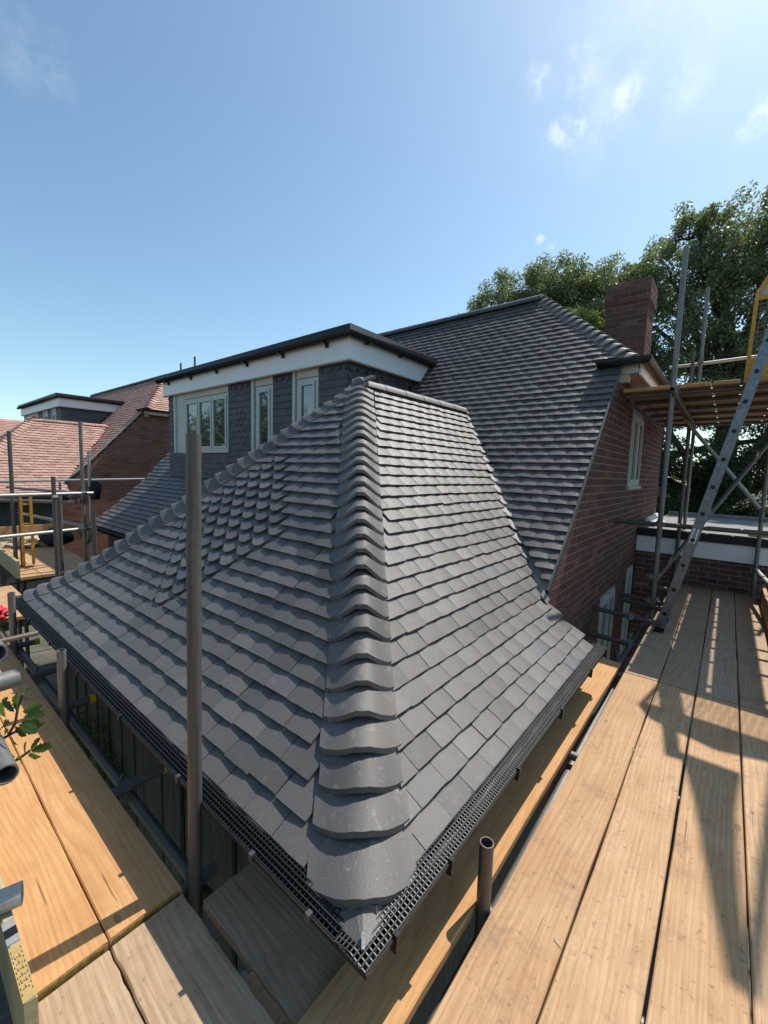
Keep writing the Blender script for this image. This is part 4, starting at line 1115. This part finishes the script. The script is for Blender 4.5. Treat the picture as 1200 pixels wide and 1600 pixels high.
def lumpy(name, c, r, mat, seed, sub=3, amp=.25, fr=3.):
    bm = bmesh.new(); bmesh.ops.create_icosphere(bm, subdivisions=sub, radius=1.0)
    from mathutils import noise as mn
    for v in bm.verts:
        k = 1 + amp * mn.noise(v.co * fr + Vector((seed, seed, 0))); v.co = Vector((v.co.x * r[0] * k, v.co.y * r[1] * k, v.co.z * r[2] * k))
    me = bpy.data.meshes.new(name); bm.to_mesh(me); bm.free(); me.materials.append(mat)
    for p in me.polygons: p.use_smooth = True
    o = bpy.data.objects.new(name, me); link(o, None, Matrix.Translation(c)); return o
tag(lumpy('jacket', (2.62, 9.15, -.52), (.10, .08, .17), M['bag'], 3, amp=.5), 'black jacket hung on the far scaffold rail before the red brick wall', 'jacket')
tag(lumpy('debris_sack', (2.05, 9.3, -1.36), (.25, .2, .16), M['bag'], 9, amp=.4), 'dark sack lying on the far deck beside the tile roof edge', 'sack')
tag(lumpy('sand_heap', (1.75, 9.9, -1.49), (.42, .55, .10), M['concrete'], 5, sub=4, amp=.5), 'pale heap of sand and rubble on the far deck', 'heap')
rb = lumpy('tool_bag', (.48, 5.15, -1.42), (.26, .15, .085), M['red'], 2, sub=4, amp=.6, fr=2.4); tag(rb, 'crumpled red bag lying on the left deck behind the short upright', 'bag')
for k in range(2):
    b = MB(); pts = [Vector((.38 + .2 * t, 5.08 + .10 * k, -1.36 + .09 * math.sin(math.pi * t))) for t in [i / 8 for i in range(9)]]
    for i in range(8): b.bar(pts[i], pts[i + 1], .02, .006)
    b.build('strap', M['red'], rb)

SR = thing('tube_scaffold', (5.4, .5, -4.2), 'tall tube scaffold by the gable wall carrying the boarded upper platform', 'scaffold', 'tube scaffolds round the houses')
tube(SR, (1.274, .540, -4.2), (1.274, .540, -1.262), 'steel_dark', name='upright')
tube(SR, (.3, .536, -1.66), (7.3, .62, -1.66), 'steel', name='ledger')
tube(SR, (.5, .40, -1.7), (7.3, .40, -1.7), 'steel_dark', name='ledger')
for x in (1.33, 2.45, 3.75): tube(SR, (x, -.9, -1.585), (x, .62, -1.585), 'steel', name='transom')
tube(SR, (3.95, .615, -4.2), (3.95, .615, -1.46), 'steel_dark', name='upright'); tube(SR, (3.6, .60, -1.59), (7.3, .62, -1.59), 'steel_dark', name='ledger')
tube(SR, (5.20, .524, -4.2), (5.20, .524, 2.29), 'steel', name='upright')
tube(SR, (8.05, .49, -.78), (8.05, .49, 2.87), 'steel', name='upright'); tube(SR, (7.28, .50, -4.2), (7.28, .50, .93), 'steel_dark', name='upright')
tube(SR, (8.0, .586, .9), (8.0, .586, 1.95), 'steel_dark', name='upright'); tube(SR, (7.28, -.36, -4.2), (7.28, -.36, .93), 'steel', name='upright')
tube(SR, (5.3, -.80, -4.2), (5.3, -.80, 2.4), 'steel', name='upright'); tube(SR, (8.05, -.8, -.78), (8.05, -.8, 2.4), 'steel', name='upright')
tube(SR, (5.40, 1.0, -.485), (5.40, -1.0, -.478), 'steel_dark', name='guard_rail')
tube(SR, (8.2, .9, 1.79), (8.2, -1.5, 1.84), 'steel_bright', name='guard_rail')
tube(SR, (7.25, .58, .88), (7.25, -.33, -.33), 'steel_bright', name='brace')
tube(SR, (5.35, .57, -1.16), (6.8, -.33, .50), 'steel_dark', name='brace')
tube(SR, (5.35, -.52, -1.12), (7.2, -.36, -1.12), 'steel_bright', name='guard_rail')
zu = .915
for x in (5.42, 5.95, 6.6, 7.25, 7.95, 8.6): tube(SR, (x, .98, zu), (x, -1.6, zu), 'steel_dark', name='transom')
tube(SR, (4.9, .50, zu - .05), (8.2, .50, zu - .05), 'steel_dark', name='ledger'); tube(SR, (4.9, -.75, zu - .05), (8.2, -.75, zu - .05), 'steel_dark', name='ledger')
for x in (5.42, 5.23, 5.95, 6.6, 7.25, 7.32): coupler(SR, (x, .52, zu - .025), X, Y)
coupler(SR, (5.20, .53, -.46), Z, Y); coupler(SR, (5.20, .53, -1.28), Z, X); coupler(SR, (5.20, .53, -1.02), Z, X, 'steel'); coupler(SR, (8.05, .5, 1.79), Z, Y); coupler(SR, (7.27, -.36, -.36), Z, Y); coupler(SR, (7.27, -.36, -.48), Z, Y)
tube(SR, (4.85, .99, -1.395), (4.78, .40, -1.395), 'steel_dark', name='transom'); tube(SR, (4.50, .98, -1.56), (4.45, .35, -1.56), 'steel_dark', name='transom')
tube(SR, (5.30, .85, -1.30), (5.2, .4, -1.30), 'steel_dark', name='transom'); tube(SR, (5.25, .84, -1.345), (5.15, .4, -1.345), 'steel_dark', name='transom'); tube(SR, (5.9, .8, -1.28), (5.85, .4, -1.28), 'coupler', name='transom')
for (x, y, z) in ((4.8, .66, -1.38), (4.46, .60, -1.55)): coupler(SR, (x, y, z), Y, Z, 'steel')
# boards of the upper platform, split across three joint lines as the light through them shows
row = 0; x = 5.32
while x < 8.9:
    cuts = [1.0 - (.12 if row > 2 else 0), .215, -.01, -.30, -.62]
    for j in range(4):
        ya, yb = cuts[j] - .010, cuts[j + 1] + .010
        nth = ['front', 'second', 'third', 'fourth', 'fifth', 'sixth', 'seventh', 'eighth', 'ninth', 'tenth', 'eleventh', 'twelfth', 'thirteenth', 'fourteenth', 'fifteenth', 'sixteenth'][row]
        board(x + .1125, ya, x + .1125, yb, .217, .985, 'board_new' if row == 0 else 'board_old', '%s row of the upper platform, %s length from the gable' % (nth, ['first', 'second', 'third', 'fourth'][j]), 'boards of the upper platform', band=False)
    x += .228; row += 1

# ladder leaning against the upper platform
LD = thing('ladder', (4.85, .42, D), 'grey aluminium ladder leaning from the right deck up to the upper platform', 'ladder')
lt = Vector((4.85, -.27, 1.75)); lb = Vector((4.85, .42, D + .01)); ld_ = (lt - lb).normalized()
for s, nm in ((0, 'stile'), (.38, 'stile')):
    b = MB(); o_ = Vector((s, 0, 0))
    b.bar(lb + o_, lt + o_, .028, .075, up=Vector((0, 1, 0))); st = b.build(nm, M['alu'], LD)
    b = MB(); b.bar(lb + o_ - ld_ * .015, lb + o_ + ld_ * .045, .034, .084, up=Vector((0, 1, 0))); b.build('rubber_foot', M['black'], LD)
    b = MB(); nn_ = ld_.cross(Vector((1, 0, 0))).normalized(); q = Vector((-.0165, 0, 0)) + o_
    for e in (-1, 1): b.bar(lb + q + nn_ * e * .033 + ld_ * .06, lt + q + nn_ * e * .033, .006, .008, up=nn_)
    b.bar(lb + q + ld_ * .06, lt + q, .004, .012, up=nn_); b.build('stile_rib', M['alu'], LD)
nr = int((lt - lb).length / .255)
for i in range(1, nr + 1):
    c = lb + ld_ * (.255 * i - .06); b = MB(); b.tube(c + Vector((-.02, 0, 0)), c + Vector((.40, 0, 0)), .017, 10); b.build('rung', M['alu'], LD)
    b = MB(); b.tube(c + Vector((-.026, 0, 0)), c + Vector((-.0205, 0, 0)), .018, 12); b.build('rung_plug', M['black'], LD)
b = MB(); c = lb + ld_ * .93; b.bar(c + Vector((-.0152, 0, 0)), c + Vector((-.0152, 0, 0)) + ld_ * .14, .001, .05, up=Vector((0, 1, 0))); b.build('safety_sticker', M['white'], LD)
b = MB()
for i in range(7):
    q = c + ld_ * (.012 + i * .018) + Vector((-.0162, 0, 0)); b.bar(q, q + ld_ * .007, .001, .034 if i % 2 else .022, up=Vector((0, 1, 0)))
b.build('sticker_print', M['black'], LD)

# yellow mesh gate on the upper platform
GT = thing('safety_gate', (5.35, -.4, .99), 'yellow framed mesh gate standing on the upper platform at the right border', 'gate')
gp = [(-.037, .99), (-.053, 1.76), (-.15, 1.95), (-.5, 2.12), (-.80, 1.95), (-.88, 1.76), (-.88, .99)]
b = MB()
for i in range(6): b.bar((5.35, gp[i][0], gp[i][1]), (5.35, gp[i + 1][0], gp[i + 1][1]), .03, .05, up=(1, 0, 0))
b.bar((5.35, -.04, 1.15), (5.35, -.86, 1.15), .03, .03, up=(1, 0, 0)); b.bar((5.35, -.05, 1.72), (5.35, -.86, 1.72), .03, .03, up=(1, 0, 0)); b.build('gate_frame', M['yellow'], GT)
b = MB()
for i in range(19): b.bar((5.35, -.04 - i * .045, 1.16), (5.35, -.04 - i * .045, 1.72), .005, .005)
for i in range(13): b.bar((5.354, -.04, 1.16 + i * .042), (5.354, -.86, 1.16 + i * .042), .005, .005)
b.build('wire_mesh', M['steel'], GT)
b = MB(); b.add([(5.345, y, z) for y, z in ((-.06, 1.74), (-.07, 1.76), (-.15, 1.93), (-.5, 2.10), (-.77, 1.93), (-.84, 1.74))] + [(5.36, y, z) for y, z in ((-.06, 1.74), (-.07, 1.76), (-.15, 1.93), (-.5, 2.10), (-.77, 1.93), (-.84, 1.74))],
              [(0, 1, 2, 3, 4, 5), (11, 10, 9, 8, 7, 6)] + [(i, (i + 1) % 6, 6 + (i + 1) % 6, 6 + i) for i in range(6)]); b.build('top_panel', M['soffit'], GT)
b = MB(); b.box((5.33, -.88, .99), (5.36, -.047, 1.14)); b.build('kick_panel', M['yellow'], GT)
# unseen sheet on a mast, shaped and added to throw the deck's tapering shadow
MS = thing('shadow_mast', (5.0, -.6, .92), 'unseen tall mast with dark sheet, added to throw the tapering deck shadow', 'mast')
tube(MS, (5.15, -.66, .99), (4.63, -.72, 3.12), 'steel', name='shadow_mast_tube')
b = MB()
pts0 = [(5.16, -.34, 2.12), (4.97, -.455, 2.42), (4.74, -.56, 2.76), (4.60, -.66, 3.10)]; pts1 = [(5.16, -.60, 2.12), (5.0, -.61, 2.42), (4.77, -.66, 2.76), (4.62, -.72, 3.10)]
v = [Vector(p) for p in pts0] + [Vector(p) for p in pts1]; v += [p + Vector((.012, 0, .0)) for p in v]
f = [(i, i + 1, i + 5, i + 4) for i in range(3)] + [(8 + i + 4, 8 + i + 5, 8 + i + 1, 8 + i) for i in range(3)] + [(0, 8, 9, 1), (1, 9, 10, 2), (2, 10, 11, 3), (3, 11, 15, 7), (4, 5, 13, 12), (5, 6, 14, 13), (6, 7, 15, 14), (0, 4, 12, 8)]
b.add(v, f); b.build('shadow_sheet', M['bag'], MS)

# ------------------------------------------------------------------ vertical boarding seen in the gap below the left gutter
FN = thing('timber_screen', (1.0, 2.5, -4.2), 'dark green grey upright boarding below the left gutter', 'screen')
y = .9; k = 0
while y < 4.4:
    w = random.choice((.10, .12, .14)); b = MB(); xx = 1.0 - random.choice((0, .012, .02)); b.box((xx - .02, y, -4.2), (xx, y + w - .012, -1.36)); b.build('panel_board', M['panel'], FN); y += w; k += 1
b = MB(); b.box((1.002, .9, -4.2), (1.015, 4.4, -1.36)); b.build('backing', M['black'], FN)

# ------------------------------------------------------------------ aerials beyond the dormer roof
for i, (x, y, z) in enumerate(((4.9, 9.85, 2.52), (4.9, 10.55, 2.47))):
    b = MB(); b.tube((x, y, 1.2), (x, y, z), .022, 10); tag(b.build('vent_pipe', M['steel_dark'], smooth=True), 'thin grey pipe rising beyond the dormer roof, %s one' % ('taller, nearer' if i == 0 else 'shorter, farther'), 'pipe', 'pipes beyond the dormer roof')

# ------------------------------------------------------------------ ground
b = MB(); s = 600
b.add([(-s, -s, -4.2), (s, -s, -4.2), (s, s, -4.2), (-s, s, -4.2)], [(0, 1, 2, 3)]); g = b.build('ground', M['ground']); g['kind'] = 'structure'

# ------------------------------------------------------------------ trees
def leaves_mesh(name, clusters, per, size, mat, parent, seed, squash=.8):
    """many small bent leaf quads spread through lumpy clusters (centre, radius)"""
    r = np.random.default_rng(seed); V = []; R = []
    for (c, rad) in clusters:
        n = int(per * rad * rad); d = r.normal(size=(n, 3)); d /= np.linalg.norm(d, axis=1)[:, None]
        n = int(n * 2.6); nb = max(8, int(rad * rad * 22)); size_ = size * .62
        d = r.normal(size=(n, 3)); d /= np.linalg.norm(d, axis=1)[:, None]; bd = r.normal(size=(nb, 3)); bd /= np.linalg.norm(bd, axis=1)[:, None]
        cen = np.array(c) + bd * (rad * r.uniform(.35, 1.02, nb))[:, None] * [1, 1, squash]
        pick = r.integers(0, nb, n); rr = (.10 + .17 * rad) * r.uniform(.05, 1.0, n) ** .55
        P = cen[pick] + d * rr[:, None]
        u = r.normal(size=(n, 3)); u /= np.linalg.norm(u, axis=1)[:, None]
        w = np.cross(u, r.normal(size=(n, 3))); w /= np.linalg.norm(w, axis=1)[:, None]
        sz = size_ * r.uniform(.6, 1.3, n)[:, None]
        quad = np.stack([P - u * sz, P + w * sz * .42, P + u * sz, P - w * sz * .42], 1); V.append(quad.reshape(-1, 3))
        cr = r.uniform(0, 1, nb); R.append(np.repeat(np.clip(cr[pick] * .6 + r.uniform(0, .4, n), 0, .999), 4))
    V = np.concatenate(V); R = np.concatenate(R); n = len(V) // 4
    me = bpy.data.meshes.new(name); me.vertices.add(n * 4); me.vertices.foreach_set('co', V.ravel())
    me.loops.add(n * 4); me.loops.foreach_set('vertex_index', np.arange(n * 4)); me.polygons.add(n)
    me.polygons.foreach_set('loop_start', np.arange(n) * 4); me.polygons.foreach_set('loop_total', np.full(n, 4))
    a = me.attributes.new('rnd', 'FLOAT', 'POINT'); a.data.foreach_set('value', R.astype(np.float32))
    me.materials.append(mat); me.update(); me.validate()
    o = bpy.data.objects.new(name, me); link(o, parent, Matrix.Identity(4)); return o
def limb(b, p, q, r0, r1, rnd, bends=4):
    p = Vector(p); q = Vector(q); pts = [p]
    for i in range(1, bends): pts.append(p.lerp(q, i / bends) + Vector((rnd.uniform(-1, 1), rnd.uniform(-1, 1), rnd.uniform(-.5, .5))) * (q - p).length * .06)
    pts.append(q)
    for i in range(bends):
        ra = r0 + (r1 - r0) * i / bends; rb = r0 + (r1 - r0) * (i + 1) / bends; b.tube(pts[i], pts[i + 1], ra, 8, False, rb)
def tree(loc, clusters, per, size, leaf, label, seed, group='trees behind the houses', lean=0):
    rnd = random.Random(seed); t = thing('broadleaf_tree', loc, label, 'tree', group)
    b = MB(); base = Vector(loc); mid = base + Vector((0, 0, max(2.5, (min(c[0][2] for c in clusters) - base.z) * 1.0 + .5)))
    b.tube(base, mid, .38, 10, False, .28)
    for (c, rad) in clusters: limb(b, mid, c, .13, .04, rnd); [limb(b, c, Vector(c) + Vector((rnd.uniform(-1, 1), rnd.uniform(-1, 1), rnd.uniform(-.3, 1))) * rad * .62, .035, .01, rnd, 3) for _ in range(6)]
    b.build('trunk', M['trunk'], t, smooth=True); leaves_mesh('crown', clusters, per, size, M[leaf], t, seed)
    return t
# crown behind the main ridge
tree((16.5, 6.8, -4.2), [((16, 8.6, 5.8), 1.25), ((16, 7.3, 6.5), 1.4), ((16.5, 6.0, 6.9), 1.5), ((17, 4.8, 6.8), 1.6), ((16, 6.4, 5.2), 1.7), ((16, 4.6, 5.2), 1.6), ((17, 3.7, 6.2), 1.3), ((16.5, 7.8, 4.8), 1.3), ((15.5, 3.8, 4.4), 1.3)], 2300, .085, 'leaf_oak',
     'round dense tree crown rising behind the main roof ridge', 11)
tree((15.0, 4.6, -4.2), [((14.6, 4.7, 4.7), 1.0), ((14.6, 4.0, 4.3), 1.0), ((14.6, 5.3, 4.3), .9), ((14.6, 3.7, 3.4), 1.0), ((14.5, 2.9, 3.2), .9)], 2500, .075, 'leaf_light',
     'lighter yellow green tree between the roof hip and the chimney', 12)
# the large open oak on the right
tree((17.5, 0.2, -4.2), [((17, 3.2, 5.6), 1.3), ((17, 2.1, 6.6), 1.5), ((17.5, 1.7, 7.9), 1.2), ((17, 1.0, 6.0), 1.6), ((18, .6, 7.4), 1.3), ((17, -.2, 6.6), 1.6), ((18, -.6, 8.3), 1.3), ((17, -1.2, 7.3), 1.5), ((17.5, -1.5, 9.2), 1.0),
     ((17, 2.6, 4.2), 1.5), ((17, 1.2, 4.2), 1.5), ((17, -.4, 4.6), 1.6), ((17, -1.6, 5.4), 1.6), ((17.5, 2.6, 2.6), 1.3), ((17.5, -.9, 3.0), 1.3), ((17, .5, 2.6), 1.2), ((17, 2.9, 6.9), .8), ((17.5, 1.5, 8.4), .8)], 1050, .10, 'leaf_oak',
     'large open branched oak at the right with sky showing between its leaves', 13)
tree((13.5, .3, -4.2), [((13.5, 1.8, .4), 1.2), ((13.5, .7, .2), 1.2), ((13.5, -.4, .2), 1.3), ((13.5, -1.5, .6), 1.3), ((14, 1.6, 1.9), 1.2), ((14, .2, 1.8), 1.1), ((14, -1.2, 2.0), 1.2), ((13, 2.4, -.9), 1.1), ((13, .8, -1.2), 1.2), ((13, -.6, -1.2), 1.2), ((13, -1.8, -1.0), 1.2), ((13.5, 3.0, .8), 1.0)], 2300, .075, 'leaf_dark',
     'dark leafy bushy tree seen under the upper platform beyond the flat roof', 14)
tree((15.5, 1.8, -4.2), [((15, 2.9, 2.4), .9), ((15, 2.6, 1.2), .9), ((15, 1.9, 3.2), .8), ((15.2, -1.2, 1.2), .8), ((15, 2.2, .2), .7)], 1900, .075, 'leaf_light',
     'sunlit pale green shrub tree glimpsed beside the gable corner', 15)
# trees on the camera's side of the street, seen in the dormer glass
tree((-13, 36, -4.2), [((-13, 42, 1.0), 3), ((-13, 46, 2.5), 3), ((-13, 38, 3), 3), ((-13, 33, 5), 3.4), ((-13, 33, 1), 3.4), ((-13, 29, 1), 3), ((-13, 27, 3), 2.6), ((-14, 24, 0), 2.6)], 160, .2, 'leaf_dark', 'broad garden tree reflected in the dormer windows', 16, 'trees on the near side of the street')
tree((-12, 2, -4.2), [((-12, 3, 1), 2.6), ((-12, 0, 0), 2.6), ((-13, 6, 1.5), 2.6)], 420, .2, 'leaf_oak', 'garden tree behind the photographer, left of the deck', 17, 'trees on the near side of the street')

# plant on the far deck
def long_leaf(b, p, d, L, w, droop):
    p = Vector(p); d = Vector(d).normalized(); sd = d.cross(Vector((0, 0, 1))).normalized(); v = []; n = 6
    for i in range(n + 1):
        t = i / n; c = p + d * L * t + Vector((0, 0, -droop * t * t)); ww = w * math.sin(math.pi * min(1, .12 + t * .88)) + .001
        v += [c - sd * ww, c + Vector((0, 0, .2 * ww)), c + sd * ww]
    b.add(v, [(3 * i + j, 3 * i + j + 1, 3 * i + j + 4, 3 * i + j + 3) for i in range(n) for j in range(2)], random.random() * .5)
PL = thing('strap_leaf_plant', (2.35, 8.6, -1.6), 'green strap leaved plant by the lower end of the dark tile roof', 'plant')
for i in range(14):
    b = MB(); a = random.uniform(0, 6.28); long_leaf(b, (2.35, 8.7, -1.45), (math.cos(a), math.sin(a), random.uniform(1, 2.2)), random.uniform(.45, .85), .018, random.uniform(.05, .2)); b.build('strap_leaf', M['leaf_light'], PL)

# leafy twig poking over the rails at the left border
TWG = thing('oak_twig', (.16, 1.45, -.80), 'glossy green leafy twig poking in over the rails at the left border', 'twig')
rt = random.Random(5)
def lobed_leaf(parent, P, d, nrm, L):
    d = Vector(d).normalized(); nrm = Vector(nrm).normalized(); sd = d.cross(nrm).normalized(); nrm = sd.cross(d)
    prof = [(0, .02), (.12, .07), (.22, .15), (.30, .10), (.42, .19), (.50, .12), (.62, .20), (.70, .16), (.82, .18), (.90, .10), (1.0, .0)]
    v = []; f = []
    for i, (t, w) in enumerate(prof):
        c = Vector(P) + d * L * t - nrm * L * .18 * t * t; v += [c - sd * w * L + nrm * w * L * .35, c, c + sd * w * L + nrm * w * L * .35]
    for i in range(len(prof) - 1):
        for j in range(2): f.append((3 * i + j, 3 * i + j + 1, 3 * i + j + 4, 3 * i + j + 3))
    b = MB(); b.add(v, f, 0.0); o = b.build('leaf', M['leaf_gloss'], parent, smooth=True); return o
STEMS = [[(0.1582, 1.4658, -0.7621), (0.1890, 1.4323, -0.7352), (0.2040, 1.4193, -0.7005), (0.2107, 1.4177, -0.6577), (0.2213, 1.4100, -0.6232)], [(0.1766, 1.4343, -0.8207), (0.2053, 1.4034, -0.7939), (0.2261, 1.3815, -0.7708)], [(0.1890, 1.4323, -0.7352), (0.2095, 1.4100, -0.7172), (0.2237, 1.3959, -0.6961)]]
for pp in STEMS:
    b = MB()
    for i in range(len(pp) - 1): b.tube(pp[i], pp[i + 1], .0035, 6)
    b.build('twig_stem', M['trunk'], TWG)
# leaves: stem point, direction, facing, length in metres
LEAVES = [((0.2147, 1.4251, -0.6533), (0.0134, 0.0102, 0.0233), (-0.2503, -0.6341, 0.7316), 0.0342),
          ((0.2205, 1.4317, -0.6365), (0.0221, 0.0149, 0.0112), (-0.7631, -0.5644, 0.3148), 0.0344),
          ((0.2083, 1.4584, -0.6858), (-0.0127, 0.0325, 0.0185), (-0.6445, -0.1151, 0.7559), 0.0448),
          ((0.2077, 1.4173, -0.6652), (-0.0052, -0.0112, 0.0424), (-0.5381, -0.5091, 0.6717), 0.0493),
          ((0.2130, 1.3694, -0.6517), (0.0204, -0.0481, 0.0243), (-0.3500, -0.8019, 0.4841), 0.0625),
          ((0.2233, 1.4223, -0.6924), (0.0224, -0.0566, 0.0205), (-0.6704, -0.1434, 0.7280), 0.0689),
          ((0.2162, 1.4150, -0.7044), (0.0234, -0.0623, 0.0120), (-0.4271, -0.8600, 0.2793), 0.0723),
          ((0.2070, 1.3892, -0.6926), (0.0191, -0.0511, -0.0047), (-0.2608, -0.5429, 0.7982), 0.0596),
          ((0.1930, 1.4138, -0.6930), (-0.0152, 0.0592, -0.0217), (-0.4703, -0.5806, 0.6646), 0.0695),
          ((0.1891, 1.4085, -0.7067), (-0.0120, 0.0507, -0.0383), (-0.2513, -0.6800, 0.6888), 0.0694),
          ((0.2078, 1.4485, -0.7240), (0.0097, -0.0334, -0.0158), (-0.8180, -0.2255, 0.5291), 0.0434),
          ((0.1839, 1.4146, -0.6713), (-0.0133, -0.0187, 0.0415), (-0.5896, -0.6074, 0.5324), 0.0525),
          ((0.1903, 1.3865, -0.7153), (0.0068, 0.0035, -0.0335), (-0.7643, -0.3533, 0.5395), 0.0397),
          ((0.2300, 1.4051, -0.7839), (0.0124, -0.0125, 0.0290), (-0.6715, -0.5061, 0.5412), 0.0392),
          ((0.2308, 1.3940, -0.7791), (0.0188, -0.0606, 0.0295), (-0.6495, -0.0543, 0.7584), 0.0745),
          ((0.2265, 1.4021, -0.7881), (0.0189, 0.0050, -0.0312), (-0.4984, -0.8134, 0.3000), 0.0421),
          ((0.2153, 1.3813, -0.7758), (0.0003, 0.0108, 0.0238), (-0.9540, -0.1672, 0.2489), 0.0316),
          ((0.2063, 1.3747, -0.7751), (-0.0048, 0.0430, -0.0402), (-0.4942, -0.7454, 0.4474), 0.0639),
          ((0.2263, 1.4178, -0.7992), (0.0250, 0.0067, -0.0318), (-0.7385, -0.3908, 0.5495), 0.0461),
          ((0.1807, 1.4420, -0.7536), (-0.0075, 0.0299, -0.0358), (-0.5178, -0.7670, 0.3788), 0.0523),
          ((0.1897, 1.4698, -0.6693), (0.0074, 0.0276, 0.0156), (-0.3597, -0.8833, 0.3007), 0.0379),
          ((0.2167, 1.3679, -0.6810), (0.0123, -0.0307, -0.0033), (-0.2939, -0.6868, 0.6648), 0.0386),
          ((0.1855, 1.4171, -0.7627), (0.0073, 0.0251, -0.0415), (-0.6879, -0.3109, 0.6558), 0.0540),
          ((0.1773, 1.4327, -0.7116), (-0.0091, -0.0167, 0.0187), (-0.9127, -0.2519, 0.3219), 0.0322)]
for P, d, nn_, L in LEAVES: lobed_leaf(TWG, P, d, nn_, L)
# foliage in the dark gap below the left gutter
sh = thing('garden_shrub', (.85, 3.6, -4.2), 'shaded shrub growing in the gap below the left gutter', 'shrub')
leaves_mesh('crown', [((.84, 3.3, -1.95), .22), ((.84, 3.0, -2.15), .2), ((.82, 3.8, -2.1), .25)], 9000, .022, M['leaf_dark'], sh, 31)
b = MB(); b.tube((.84, 3.4, -4.2), (.84, 3.3, -2.0), .015, 8); b.build('stem', M['trunk'], sh)
# nail heads and small screws lying on the right deck
for i, (x, y, a) in enumerate(((2.6, .286, .4), (1.32, .30, 1.2), (2.15, .508, .3))):
    b = MB(); d = Vector((math.cos(a), math.sin(a), 0)) * .013; p = Vector((x, y, D + .004)); b.tube(p - d, p + d, .0014, 6); b.tube(p + d, p + d * 1.1, .0035, 8)
    tag(b.build('nail', M['steel_bright']), ['loose nail on the board joint near the far end of the sunlit deck', 'loose nail at the board joint low in the picture', 'loose nail at the board edge by the dark gap'][i], 'nail', 'loose nails on the deck')
